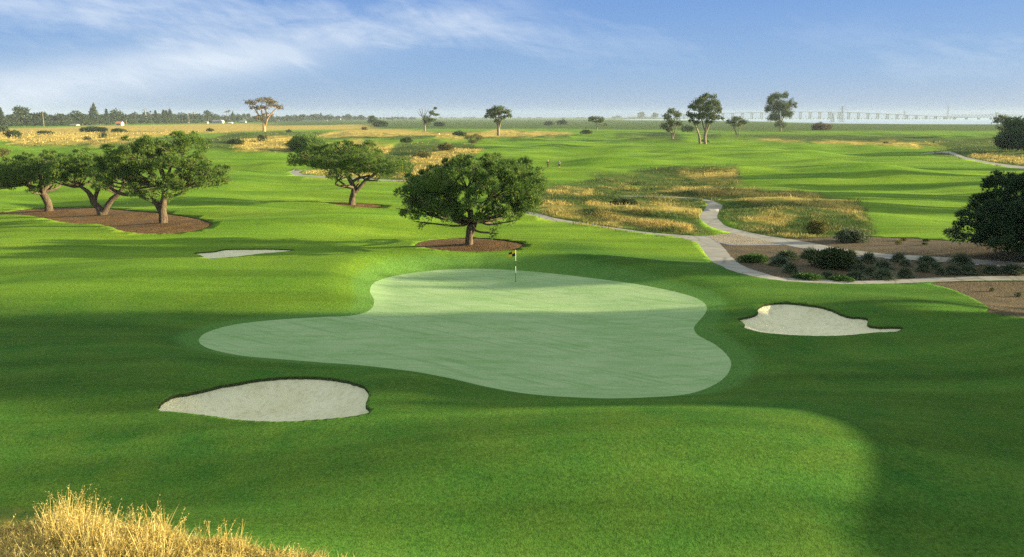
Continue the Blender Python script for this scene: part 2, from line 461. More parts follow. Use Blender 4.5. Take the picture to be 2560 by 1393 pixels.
M = {"turf": mat_turf(), "green": mat_green(), "sand": mat_sand(), "path": mat_path(),
     "bark": mat_bark("bark_chips", (.135, .078, .030), (.22, .128, .046), (.06, .038, .02)),
     "mulch": mat_bark("wood_chips", (.088, .068, .038), (.145, .108, .060), (.048, .038, .025)),
     "apron": mat_bark("packed_dirt", (.26, .225, .17), (.33, .29, .23), (.20, .165, .12)),
     "water": mat_water(), "soil": mat_simple("cut_soil", (.035, .048, .018), .9, .6, 9, 0, .05)}

# ------------------------------------------------------------------ ground sheet (one triangulation, split by region)
def build_ground():
    ys = list(np.arange(1640, 440, -5.5)) + list(np.arange(440, 306, -2.2)) + list(np.arange(306, 294.6, -1.1))
    dists = [float(flat(IW / 2, y)[1]) for y in ys] + [16000.0]
    tx = np.concatenate([np.arange(-1.05, -.70, .02), np.arange(-.70, .7001, .0055), np.arange(.72, 1.051, .02)])
    P = []
    for i, d in enumerate(dists):
        off = .00275 if i % 2 else 0
        P.append(np.stack([(tx + off) * d * 1.03, np.full(len(tx), d)], 1))
    d0 = dists[0]
    gx, gy = np.meshgrid(np.arange(-80, 81, 4.0), np.arange(-60, d0 - 1, 4.0))
    sel = np.abs(gx.ravel()) < 1e9
    P.append(np.stack([gx.ravel()[sel], gy.ravel()[sel]], 1))
    # sides near the camera
    gx, gy = np.meshgrid(np.arange(-90, 91, 5.0), np.arange(d0, 90, 5.0))
    gx = gx.ravel(); gy = gy.ravel(); sel = np.abs(gx) > 1.1 * gy
    P.append(np.stack([gx[sel], gy[sel]], 1))
    P = np.concatenate(P)
    keep = np.ones(len(P), bool)
    verts = [P[keep]]; n = int(keep.sum()); edges = []
    for r in REG:
        q = r[1]; k = len(q)
        verts.append(q); edges += [(n + i, n + (i + 1) % k) for i in range(k)]
        n += k
    vv = np.concatenate(verts)
    V, E, T = geometry.delaunay_2d_cdt([Vector(p) for p in vv], edges, [], 0, 1e-4, False)[:3]
    V = np.array([tuple(v) for v in V]); T = np.array(T, np.int64)
    c = V[T].mean(1)
    rid = np.full(len(T), -1)
    for i, r in enumerate(REG):
        q = r[1]
        sel = (c[:, 0] > q[:, 0].min()) & (c[:, 0] < q[:, 0].max()) & (c[:, 1] > q[:, 1].min()) & (c[:, 1] < q[:, 1].max()) & (rid < 0)
        idx = np.where(sel)[0]
        ins = inside(q, c[idx, 0], c[idx, 1])
        rid[idx[ins]] = i
    H = base_h(V[:, 0], V[:, 1])
    # ground with hanging edges round every sunken region
    def compact(tris, z):
        u, inv = np.unique(tris, return_inverse=True)
        return u, inv.reshape(tris.shape), np.column_stack([V[u], z[u]])
    u, F3, co = compact(T[rid < 0], H)
    remap = {int(a): i for i, a in enumerate(u)}
    from collections import defaultdict
    em = defaultdict(list)
    bt = np.where(rid >= 0)[0]
    # edges of ground triangles that border regions
    eds = {}
    gt = np.where(rid < 0)[0]
    regverts = np.zeros(len(V), bool); regverts[np.unique(T[bt])] = True
    cand = gt[regverts[T[gt]].sum(1) >= 2]
    ge = {}
    for t in cand:
        a, b_, c_ = T[t]
        for e in ((a, b_), (b_, c_), (c_, a)): ge[(int(e[1]), int(e[0]))] = t
    ext = list(map(tuple, co)); quads = []; low = {}
    candb = bt
    for t in candb:
        r = REG[rid[t]]
        if r[2] <= .004: continue
        a, b_, c_ = map(int, T[t])
        for e in ((a, b_), (b_, c_), (c_, a)):
            if e in ge:
                q = []
                for v in e:
                    key = (v, int(rid[t]))
                    if key not in low:
                        low[key] = len(ext); ext.append((V[v, 0], V[v, 1], H[v] - r[2] - .05))
                    q.append(low[key])
                quads.append((remap[e[0]], remap[e[1]], q[1], q[0]))
    ext = np.array(ext)
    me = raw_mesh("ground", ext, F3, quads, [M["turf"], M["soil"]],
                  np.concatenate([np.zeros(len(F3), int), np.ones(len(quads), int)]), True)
    d, r_ = zones(ext[:, 0], ext[:, 1])
    d = d * (1 - .42 * (1 - sstep(210, 260, ext[:, 1]))) * np.where(ext[:, 1] < 35, .45, 1)
    fattr(me, "dry", d); fattr(me, "rough", r_)
    fattr(me, "collar", sstep(-1.5, -.7, sdist(GREEN_W, ext[:, 0], ext[:, 1])))
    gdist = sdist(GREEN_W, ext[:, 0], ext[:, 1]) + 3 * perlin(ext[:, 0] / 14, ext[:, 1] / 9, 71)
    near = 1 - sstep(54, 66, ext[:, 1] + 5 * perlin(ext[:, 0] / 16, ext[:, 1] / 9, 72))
    fattr(me, "long", np.maximum(near, sstep(-16, -9, gdist)) * (1 - .75 * sstep(43, 47, ext[:, 1]) * (1 - sstep(0, 6, ext[:, 0]))))  # lowered left of the green, painting a sunlit strip into the turf colour
    tag(link("ground", me), "mown green fairway turf with golden rough", None, None, "structure")
    SAND_LABELS = ["sand", ]
    for i, r in enumerate(REG):
        tr = T[rid == i]
        if not len(tr): continue
        uu, f3, cc = compact(tr, H)
        sd = np.maximum(sdist(r[1], cc[:, 0], cc[:, 1]), 0) if r[3] else 0
        nz = .05 * perlin(cc[:, 0] / 1.1, cc[:, 1] / 1.1, 31) * np.minimum(sd, 1) if r[3] else 0
        cc[:, 2] -= r[2]
        if r[3]: cc[:, 2] += -r[3] * (1 - np.exp(-sd / r[4])) + nz
        me_r = raw_mesh(r[0], cc, f3, None, [M[r[5]]], None, True)
        if r[0] == "cart_path":
            half = r[1][:len(r[1]) // 2]; L = np.concatenate([[0], np.cumsum(np.linalg.norm(np.diff(half, axis=0), axis=1))])
            best = np.full(len(cc), 1e18); par = np.zeros(len(cc))
            for k_ in range(len(half) - 1):
                e_ = half[k_ + 1] - half[k_]; t_ = np.clip(((cc[:, :2] - half[k_]) @ e_) / (e_ @ e_ + 1e-9), 0, 1)
                d_ = ((cc[:, :2] - half[k_] - t_[:, None] * e_) ** 2).sum(1); w_ = d_ < best
                best[w_] = d_[w_]; par[w_] = L[k_] + t_[w_] * (L[k_ + 1] - L[k_])
            fattr(me_r, "along", par)
        o = link(r[0], me_r)
        o["kind"] = "structure"
build_ground()

def gz(x, y):
    return float(base_h(np.array([x]), np.array([y]))[0])

# ------------------------------------------------------------------ light, sky, air
SUN_EL, SUN_AZ = R(11.0), R(4)          # azimuth measured from +x, negative = behind the camera
sd_ = Vector((math.cos(SUN_EL) * math.cos(SUN_AZ), math.cos(SUN_EL) * math.sin(SUN_AZ), math.sin(SUN_EL)))
sl = bpy.data.lights.new("sun", 'SUN'); sl.energy = 5.0; sl.angle = R(.9); sl.color = (1, .83, .50)
so = bpy.data.objects.new("sun", sl); COL.objects.link(so)
so.rotation_euler = sd_.to_track_quat('Z', 'Y').to_euler(); so.location = (60, -10, 60)

def build_world():
    w = bpy.data.worlds.new("World"); sc.world = w; w.use_nodes = True
    nt = w.node_tree; g = NT(nt)
    bg = nt.nodes["Background"]
    sky = g.n("ShaderNodeTexSky"); sky.sky_type = 'NISHITA'; sky.sun_disc = False
    sky.sun_elevation = SUN_EL
    sky.sun_rotation = math.pi / 2 - SUN_AZ      # clockwise from +y
    sky.altitude = 0; sky.air_density = 1.0; sky.dust_density = .6; sky.ozone_density = 2.0
    dirv = g.n("ShaderNodeTexCoord").outputs["Generated"]
    sep = g.n("ShaderNodeSeparateXYZ"); g.lk(dirv, sep.inputs[0])
    X, Z = sep.outputs[0], sep.outputs[2]
    # wisps of cirrus, streaked along a slanted axis of the sky
    def rot(vec, ang):
        r = g.n("ShaderNodeVectorRotate"); r.rotation_type = 'Y_AXIS'
        g.lk(vec, r.inputs["Vector"]); r.inputs["Angle"].default_value = ang
        return r.outputs[0]
    rv = rot(dirv, R(CLOUD_TILT))
    n1 = g.noise(3.2, 6, .62, vec=rv, sc3=(1.0, 1.0, 4.5), dist=.7)
    n2 = g.noise(13, 5, .62, vec=rv, sc3=(.8, 1.0, 3.2), dist=.5)
    n3 = g.noise(30, 4, .6, vec=rot(dirv, R(-38)), sc3=(.5, 1, 2.5), dist=.4)
    wis = g.math('ADD', g.math('MULTIPLY', n1, .55), g.math('ADD', g.math('MULTIPLY', n2, .32), g.math('MULTIPLY', n3, .13)))
    def blob(cx, cz, rx, rz, tilt=0.0):
        dx = g.math('SUBTRACT', X, cx); dz = g.math('SUBTRACT', Z, cz)
        dz = g.math('SUBTRACT', dz, g.math('MULTIPLY', dx, tilt))
        a = g.math('POWER', g.math('DIVIDE', g.math('ABSOLUTE', dx), rx), 2.0)
        c = g.math('POWER', g.math('DIVIDE', g.math('ABSOLUTE', dz), rz), 2.0)
        return g.math('EXPONENT', g.math('MULTIPLY', g.math('ADD', a, c), -1.0))
    m1 = blob(-.42, .046, .26, .024, .19)
    m2 = blob(-.22, .105, .30, .035, -.05)
    m3 = blob(-.55, .13, .22, .04, .0)
    m4 = blob(.55, .075, .16, .03, .05)
    mask = g.math('ADD', g.math('ADD', m1, g.math('MULTIPLY', m2, .62)), g.math('ADD', g.math('MULTIPLY', m3, .45), g.math('MULTIPLY', m4, .4)), clamp=True)
    thr = g.math('SUBTRACT', wis, g.math('SUBTRACT', .60, g.math('MULTIPLY', mask, .22)))
    cov = g.math('MULTIPLY', g.mapr(thr, -.06, .16), g.mapr(mask, .0, .5, .12, .66))
    cov = g.math('MAXIMUM', cov, g.math('MULTIPLY', g.math('MULTIPLY', m1, .92), g.mapr(wis, .36, .54, .5, 1.0)))
    grad = g.ramp(g.math('MULTIPLY', Z, 2.0, True), [(0, SKY_0), (.10, SKY_1), (.30, SKY_2), (.42, SKY_3), (.75, SKY_4)])
    col = g.mix(SKY_MIX, sky.outputs[0], grad)
    col = g.mix(cov, col, CLOUD_COL)
    g.lk(col, bg.inputs["Color"])
    bg.inputs["Strength"].default_value = SKY_STR
CLOUD_TILT = -9.0
SKY_STR = .06
SKY_MIX = .85
SKY_0, SKY_1, SKY_2, SKY_3, SKY_4 = (1.62, 2.3, 3.4), (1.1, 2.0, 3.65), (.60, 1.42, 3.5), (1.1, 1.8, 3.2), (4.1, 4.5, 4.2)
CLOUD_COL = (3.9, 4.3, 4.8)
build_world()

def build_haze():
    x0, x1, y0, y1, z0, z1 = -4200, 4200, -40, 5200, -2.0, 47
    v = [(x0,y0,z0),(x1,y0,z0),(x1,y1,z0),(x0,y1,z0),(x0,y0,z1),(x1,y0,z1),(x1,y1,z1),(x0,y1,z1)]
    m = bpy.data.materials.new("haze"); m.use_nodes = True
    nt = m.node_tree; nt.nodes.clear()
    out = nt.nodes.new("ShaderNodeOutputMaterial"); pv = nt.nodes.new("ShaderNodeVolumePrincipled")
    pv.inputs["Color"].default_value = (.72, .88, 1, 1); pv.inputs["Density"].default_value = HAZE
    pv.inputs["Anisotropy"].default_value = 0.0
    nt.links.new(pv.outputs[0], out.inputs["Volume"])
    me = raw_mesh("haze", v, None, [(0,3,2,1),(4,5,6,7),(0,1,5,4),(1,2,6,5),(2,3,7,6),(3,0,4,7)], [m])
    tag(link("haze", me), "pale haze over the far fields and bay", "haze", None, "stuff")
HAZE = .000075
build_haze()

sc.view_settings.view_transform = 'Standard'
sc.view_settings.look = 'None'
sc.view_settings.gamma = 1.0
sc.view_settings.exposure = 1.78
try: sc.cycles.sampling_pattern = 'BLUE_NOISE'
except Exception: pass
sc.cycles.max_bounces = 5
sc.cycles.use_adaptive_sampling = False
sc.cycles.use_denoising = False
sc.cycles.transparent_max_bounces = 8

CASTERS = [(46, 34.3, .95, 1.55, .4, "nearest the camera"), (50, 43.0, .85, 2.4, 2.1, "by the lit strip"), (72, 38, 1.2, 2.6, 1.2, "farthest to the right"),
           (62, 59.0, .62, 1.78, 3.3, "slimmest one"),
           (92, 98, .8, 2.0, .9, "just past the planted bed"), (100, 118, .9, 2.1, 2.9, "first of four abreast the fairway"), (112, 137, .7, 2.2, 3.9, "second of four abreast the fairway"),
           (122, 152, .8, 2.3, 5.2, "third of four abreast the fairway"), (136, 175, 1.0, 2.2, 5.9, "last of four abreast the fairway")]
# ------------------------------------------------------------------ vegetation helpers
def at_depth(px, py, Y):
    dx, dy, dz = ray(px, py)
    t = Y / dy
    return float(dx * t), float(CAMZ + dz * t)

def unit(v):
    return v / np.maximum(np.linalg.norm(v, axis=-1, keepdims=True), 1e-9)

class Acc:
    def __init__(s): s.V = []; s.F3 = []; s.F4 = []; s.n = 0
    def add(s, V, F3=None, F4=None):
        V = np.asarray(V, float)
        if F3 is not None and len(F3): s.F3.append(np.asarray(F3) + s.n)
        if F4 is not None and len(F4): s.F4.append(np.asarray(F4) + s.n)
        s.V.append(V); s.n += len(V)
    def mesh(s, name, mats, smooth=False):
        return raw_mesh(name, np.concatenate(s.V), np.concatenate(s.F3) if s.F3 else None,
                        np.concatenate(s.F4) if s.F4 else None, mats, None, smooth)

def smooth_path(pts, rad, step):
    q = catmull(np.array([list(p) for p in pts]), False, step) if len(pts[0]) == 2 else None
    P = [np.array(p, float) for p in pts]; n = len(P); out = []; rr = []
    for i in range(n - 1):
        p0 = P[max(i - 1, 0)]; p1 = P[i]; p2 = P[i + 1]; p3 = P[min(i + 2, n - 1)]
        k = max(2, int(np.linalg.norm(p2 - p1) / step))
        for j in range(k):
            t = j / k
            out.append(.5 * ((2 * p1) + (p2 - p0) * t + (2 * p0 - 5 * p1 + 4 * p2 - p3) * t * t + (3 * p1 - p0 - 3 * p2 + p3) * t ** 3))
            rr.append(rad[i] + (rad[i + 1] - rad[i]) * t)
    out.append(P[-1]); rr.append(rad[-1])
    return np.array(out), np.array(rr)

def tube(acc, pts, rad, sides=8, step=.35, rough=.12, rng=RNG):
    P, r = smooth_path(pts, rad, step)
    n = len(P)
    T = unit(np.gradient(P, axis=0))
    up = np.array([.31, .2, .93])
    A = unit(np.cross(T, up) + 1e-6); B = np.cross(T, A)
    a = np.linspace(0, 2 * np.pi, sides, endpoint=False)
    rr = r[:, None] * (1 + rough * rng.normal(0, 1, (n, sides)) * .6 + rough * np.sin(a * 3 + 1.3)[None, :] * .8)
    V = P[:, None, :] + rr[..., None] * (np.cos(a)[None, :, None] * A[:, None, :] + np.sin(a)[None, :, None] * B[:, None, :])
    i = np.arange(n - 1)[:, None] * sides; j = np.arange(sides)[None, :]; j2 = (j + 1) % sides
    F4 = np.stack([i + j, i + j2, i + sides + j2, i + sides + j], -1).reshape(-1, 4)
    V = V.reshape(-1, 3)
    tip = len(V); V = np.vstack([V, P[-1:]])
    F3 = np.stack([np.full(sides, tip), (n - 1) * sides + (np.arange(sides) + 1) % sides, (n - 1) * sides + np.arange(sides)], -1)[:, ::-1]
    acc.add(V, F3, F4)

def needles(acc, P, D, k, L, w, spread, rng):
    """k slim triangles fanning out of every point P about direction D"""
    n = len(P)
    Pk = np.repeat(P, k, 0); Dk = unit(np.repeat(D, k, 0) + rng.normal(0, spread, (n * k, 3)))
    S = unit(np.cross(Dk, rng.normal(0, 1, (n * k, 3))))
    l = L * rng.uniform(.65, 1.25, (n * k, 1)); ww = w * rng.uniform(.7, 1.3, (n * k, 1))
    V = np.stack([Pk - S * ww * .5, Pk + S * ww * .5, Pk + Dk * l], 1).reshape(-1, 3)
    acc.add(V, np.arange(n * k * 3).reshape(-1, 3))

def leaves(acc, P, D, L, w, rng):
    n = len(P)
    S = unit(np.cross(D, rng.normal(0, 1, (n, 3))))
    l = L * rng.uniform(.6, 1.3, (n, 1)); ww = w * rng.uniform(.6, 1.3, (n, 1))
    V = np.stack([P, P + D * l * .5 + S * ww * .5, P + D * l, P + D * l * .5 - S * ww * .5], 1).reshape(-1, 3)
    acc.add(V, None, np.arange(n * 4).reshape(-1, 4))

def lobe_points(c, r, n, rng, inner=.55, bumps=.22):
    """points in the outer shell of a lumpy ellipsoid, with their outward directions"""
    d = unit(rng.normal(0, 1, (n, 3)))
    ph = rng.uniform(0, 6.28, 6)
    lump = 1 + bumps * (np.sin(d[:, 0] * 5 + ph[0]) * np.sin(d[:, 1] * 5 + ph[1]) + .7 * np.sin(d[:, 2] * 6 + ph[2] + d[:, 0] * 4) + .5 * np.sin(d[:, 1] * 9 + ph[3]) * np.sin(d[:, 0] * 9 + ph[4]))
    rad = (inner + (1 - inner) * rng.random(n) ** .55) * lump
    P = np.array(c)[None, :] + d * rad[:, None] * np.array(r)[None, :]
    return P, d

def mat_leaf(name, cols, trans=.25, rough=.6, spec=.2):
    m, nt, b = new_mat(name); g = NT(nt)
    rnd = g.n("ShaderNodeNewGeometry").outputs["Random Per Island"]
    clump = g.noise(.9, 3, .6, vec=g.n("ShaderNodeTexCoord").outputs["Object"])
    f = g.math('ADD', g.math('MULTIPLY', rnd, .55), g.math('MULTIPLY', g.mapr(clump, .3, .7), .45))
    st = [(i / (len(cols) - 1), c) for i, c in enumerate(cols)]
    c = g.ramp(f, st)
    nt.links.new(c, b.inputs["Base Color"])
    b.inputs["Roughness"].default_value = rough; b.inputs["Specular IOR Level"].default_value = spec
    tr = g.n("ShaderNodeBsdfTranslucent"); nt.links.new(c, tr.inputs["Color"])
    mx = g.n("ShaderNodeMixShader"); mx.inputs[0].default_value = trans
    nt.links.new(b.outputs[0], mx.inputs[1]); nt.links.new(tr.outputs[0], mx.inputs[2])
    nt.links.new(mx.outputs[0], nt.nodes["Material Output"].inputs["Surface"])
    return m

def mat_trunk(name, a, b_, scale=6):
    m, nt, b = new_mat(name); g = NT(nt)
    oc = g.n("ShaderNodeTexCoord").outputs["Object"]
    n1 = g.noise(scale, 5, .7, vec=oc, sc3=(1.6, 1.6, .45)); n2 = g.noise(scale * 3, 3, .7, vec=oc)
    c = g.mix(g.mapr(n1, .38, .62), a, b_)
    c = g.mix(1.0, c, g.mapr(n2, .3, .7, .6, 1.25), 'MULTIPLY')
    nt.links.new(c, b.inputs["Base Color"]); b.inputs["Roughness"].default_value = .9
    nt.links.new(g.bump(n1, .9, .12), b.inputs["Normal"])
    return m

M.update({
    "pine": mat_leaf("pine_needles", [(.040, .100, .026), (.080, .170, .036), (.16, .245, .048), (.30, .32, .07)], .3),
    "pine_olive": mat_leaf("olive_needles", [(.042, .105, .026), (.085, .17, .036), (.165, .245, .050), (.32, .32, .07)], .3),
    "pine_dark": mat_leaf("dark_needles", [(.016, .046, .018), (.028, .074, .026), (.052, .105, .034)], .18),
    "euc": mat_leaf("gum_leaves", [(.036, .062, .020), (.072, .108, .032), (.135, .155, .048)], .25),
    "euc_dry": mat_leaf("dry_gum_leaves", [(.075, .075, .038), (.135, .115, .058), (.20, .145, .075)], .2),
    "yel": mat_leaf("yellowing_leaves", [(.075, .085, .022), (.13, .135, .035), (.18, .16, .05)], .3),
    "bush": mat_leaf("bush_leaves", [(.020, .040, .014), (.040, .070, .020), (.075, .10, .03)], .2),
    "rust": mat_leaf("rusty_leaves", [(.055, .045, .022), (.11, .075, .035), (.17, .11, .05)], .2),
    "far": mat_leaf("treeline_leaves", [(.030, .050, .022), (.050, .075, .030), (.075, .10, .04)], .15),
    "shrub": mat_leaf("strappy_leaves", [(.042, .068, .036), (.088, .122, .064), (.17, .20, .12)], .2),
    "cover": mat_leaf("ground_cover_leaves", [(.025, .075, .015), (.05, .12, .022), (.08, .15, .03)], .2),
    "t_pine": mat_trunk("pine_trunk", (.055, .040, .028), (.19, .145, .10)),
    "t_gum": mat_trunk("gum_trunk", (.17, .135, .095), (.34, .275, .195), 3),
    "t_rust": mat_trunk("peeling_gum_trunk", (.42, .22, .09), (.52, .36, .2), 2),
    "t_dark": mat_trunk("dark_trunk", (.06, .045, .032), (.13, .10, .07)),
})

def local_lobes(lobes, base, Y, Z, shrink=1.0):
    out = []
    bx = base[0]
    for L in lobes:
        px, py, rx, ry = L[:4]
        dy = L[4] if len(L) > 4 else 0.0
        x, z = at_depth(px, py, Y)
        s = F / (Y * CP - (z - CAMZ) * SP)
        out.append((np.array([x, dy, z - Z]), rx / s * shrink, ry / s * shrink))
    return out

def tree(name, label, base_px, lobes, trunks, tmat, cmat, kind="pine", dens=1.0, cat="tree", group=None, size=None,
         depth=.8, limbs=(), base_dy=0, seed=None, auto_limbs=True, lift=0, dup=True, sides=9):
    """a tree whose outline is read off the photo but which has its own distance, depth and real size"""
    rng = np.random.default_rng(seed if seed is not None else int(base_px[0] * 7 + base_px[1]))
    X, Y = ground_at(*base_px); Y += base_dy
    if base_dy: X *= Y / (Y - base_dy)
    Z = gz(X, Y)
    root = empty(name, (X, Y, Z), label, cat, group)
    s = F / (Y * CP - (Z - CAMZ) * SP)
    def loc(p):
        x, z = at_depth(p[0], p[1], Y)
        return np.array([x - X, p[2] if len(p) > 2 else 0.0, z - Z])
    LL = local_lobes(lobes, (X, Y), Y, Z, .91 if kind == 'pine' else 1.0)
    cx = np.mean([l[0][0] for l in LL]); W = max(abs(l[0][0] - cx) + l[1] for l in LL)
    # trunk
    acc = Acc()
    forks = []
    for ti, (pts, r) in enumerate(trunks):
        q = [loc(p) for p in pts]
        if ti == 0: q[0] = q[0] - np.array([0, 0, .25])
        tube(acc, q, [a * (.84 if kind == 'pine' else .8) / s for a in r], sides, max(.25, .6 / max(s / 20, .3)) , rng=rng)
        forks.append((q[-1], r[-1] / s))
        forks.append((q[len(q) // 2], r[len(q) // 2] / s))
    link("trunk", acc.mesh("trunk", [tmat], True), root)
    for pts, r in limbs:
        la = Acc(); tube(la, [loc(p) for p in pts], [a / s for a in r], 7, .3, rng=rng)
        link("limb", la.mesh("limb", [tmat], True), root)
    full = []
    for (l, rx, rz) in LL:
        x = l[0] - X
        room = math.sqrt(max(0.05, 1 - ((x - (cx - X)) / (W * 1.02)) ** 2)) * W * depth
        c = np.array([x, l[1], l[2]])
        ry = max(rx, rz) * .9
        full.append((c, (rx, ry, rz)))
        if dup and room > .9 * ry and l[1] == 0:
            for sg in (-1, 1):
                off = sg * rng.uniform(.45, .95) * room
                sc_ = rng.uniform(.75, .95)
                c2 = c + np.array([rng.normal(0, .25) * rx, off, -abs(off) * .12 * (rz / max(rx, .1)) + rng.normal(0, .12) * rz])
                full.append((c2, (rx * sc_, ry * sc_, rz * sc_)))
    # limbs to the lobes
    if auto_limbs:
        ba = Acc()
        for c, r in full:
            f, fr = min(forks, key=lambda q: np.linalg.norm(q[0] - c) + max(0, q[0][2] - c[2]) * 2)
            mid = (f + c) / 2 + np.array([rng.normal(0, .1), rng.normal(0, .1), -.06]) * np.linalg.norm(c - f)
            tube(ba, [f, mid, c, c + (c - mid) * .35], [fr * .5, fr * .32, fr * .18, fr * .05], 6, .6, rng=rng)
            for q in range(3):
                e = c + unit(rng.normal(0, 1, 3)) * np.array(r) * .85
                tube(ba, [mid * .4 + c * .6, (c + e) / 2, e], [fr * .16, fr * .1, fr * .03], 4, .8, rng=rng)
        if ba.n: link("branches", ba.mesh("branches", [tmat], True), root)
    ca = Acc()
    up = np.array([0, 0, 1.0])
    for c, r in full:
        area = 4 * math.pi * ((r[0] * r[1] + r[0] * r[2] + r[1] * r[2]) / 3)
        if kind == "pine":
            # foliage sits in separate rounded pads of needles with dark gaps between them
            m_ = int(3 + area * .36)
            C, cd = lobe_points(c, np.array(r) * .9, m_, rng, .55, .12)
            ok = cd[:, 2] > -.85
            C, cd = C[ok], cd[ok]; m_ = len(C)
            if not m_: continue
            rr = rng.uniform(.32, .62, m_) * (s / 26) ** -.35
            n = int(area * 21 * dens) + 10
            idx = rng.integers(0, m_, n)
            d = unit(rng.normal(0, 1, (n, 3)) + cd[idx] * .9 + up * .35)
            P = C[idx] + d * (rr[idx] * rng.random(n) ** .4)[:, None] * np.array([1.1, 1.1, .8])
            D = unit(d * .8 + up * .45 + rng.normal(0, .25, d.shape))
            sz = size or .27
            needles(ca, P, D, 8, sz, sz * .17, .42, rng)
            P2, d2 = lobe_points(c, np.array(r) * .72, int(area * 1.6 * dens) + 3, rng, .3, .1)
            needles(ca, P2, unit(d2 + up * .4), 6, sz * 1.1, sz * .2, .5, rng)
        else:
            sz = size or .5
            n = int(area * 9 * dens / (sz / .5) ** 2) + 6
            P, d = lobe_points(c, r, n, rng, .35, .3)
            # clusters with gaps between them
            k = max(4, n // 16)
            idx = rng.integers(0, k, n)
            P = P[:k][idx] * .72 + P * .28 + rng.normal(0, .12 * min(r), P.shape)
            D = unit(d * .4 + rng.normal(0, .7, d.shape) + np.array([0, 0, -.25]))
            leaves(ca, P, D, sz, sz * .55, rng)
    link("crown", ca.mesh("crown", [cmat]), root)
    return root

# ------------------------------------------------------------------ the five pines round the green
T_C = tree("pine_tree", "pine with straight trunk and long low limb reaching left, right end of brown bed", (408, 556),
     [(435,352,48,24),(332,368,38,26),(375,376,45,28),(437,385,42,26),(312,402,42,28),(288,428,34,32),(308,446,26,20),(405,405,50,20),(345,395,34,24),
      (487,412,52,25),(527,430,34,20),(462,445,52,22),(382,462,28,20),(440,472,32,13),(512,455,32,13),(340,430,24,18)],
     [([(408,556),(406,525),(410,492),(413,460),(405,430),(396,408),(385,390)], [13,10.5,9,7.5,7,6,4]),
      ([(413,460),(420,440),(428,415),(436,390)], [5,4.5,3.5,2])],
     M["t_pine"], M["pine_olive"], depth=.75, dens=1.15,
     limbs=[([(404,540),(398,518),(388,505),(370,496),(350,486),(338,470),(322,452),(308,440)], [6,7.5,7,6.5,6,5,4,2.5]),
            ([(350,487),(330,486),(310,486),(292,480),(276,470),(268,452)], [4.5,5,5,4.5,3.5,2]),
            ([(413,487),(432,489),(452,484),(458,470)], [4,3.5,3,2])])
T_B = tree("pine_tree", "pine forked low into a wide V of two leaning trunks in the brown bed", (257, 536),
     [(225,392,34,22),(195,408,40,28),(225,430,30,20),(160,402,32,24),(252,415,30,26),(162,438,38,13),(190,428,30,16),(255,452,16,10),(280,410,28,22),(140,425,24,16)],
     [([(257,536),(247,519),(233,506),(230,495),(222,482),(212,473),(200,466)], [15,10,9,8,6.5,5,3.5]),
      ([(259,533),(268,515),(280,498),(295,485),(307,468),(312,455)], [11,9,8,7,5.5,4])],
     M["t_pine"], M["pine"], depth=.7, dens=.95,
     limbs=[([(236,508),(239,492),(244,477),(248,467),(243,452),(241,440)], [6,5.5,5,5,3.5,2.5]),
            ([(222,482),(205,468),(180,466),(155,461),(132,454)], [3.5,3,2.6,2,1]),
            ([(226,452),(205,464),(185,468),(165,463)], [2,2.4,2.4,1.5]), ([(248,467),(256,460),(262,450)], [3,2.5,1.5])])
T_A = tree("pine_tree", "pine with a single leftward leaning trunk at the left end of the brown bed", (121, 526),
     [(120,402,44,26),(75,404,40,22),(32,412,38,24),(88,432,46,26),(15,432,36,28),(120,440,32,18),(45,450,42,16),(107,465,16,8),(0,462,24,10),(-45,430,40,30),(-70,455,36,22)],
     [([(121,526),(121,511),(115,496),(105,483),(94,473),(80,467),(62,462)], [12,10,9.5,8.5,7.5,6,4])],
     M["t_pine"], M["pine"], depth=.7, dens=.95,
     limbs=[([(96,474),(100,462),(108,450),(118,440)], [5,4.5,3.5,2.5])])
T_D = tree("pine_tree", "olive green flat topped pine with a Y shaped trunk in the small reddish bed", (879, 511),
     [(747,397,22,18),(782,388,34,26),(806,403,36,24),(860,370,34,20),(830,388,36,26),(916,374,38,22),(940,391,30,24),(877,403,42,26),(925,412,36,22),(842,424,34,14),(990,409,34,20),(1011,418,20,14),(960,430,32,12),(883,431,26,9),(900,392,36,22)],
     [([(879,511),(880,498),(884,484),(884,470),(878,456),(868,438),(860,420)], [11,9,8,7.5,7,6,4]),
      ([(886,482),(894,474),(904,462),(915,450),(930,440),(945,425)], [6,5.5,5.5,5,4,3])],
     M["t_pine"], M["pine_olive"], depth=.75, dens=.95,
     limbs=[([(880,455),(893,447),(908,443),(925,438)], [4,3.5,3,2]), ([(892,476),(891,466),(897,459)], [3,2.5,1.5])])
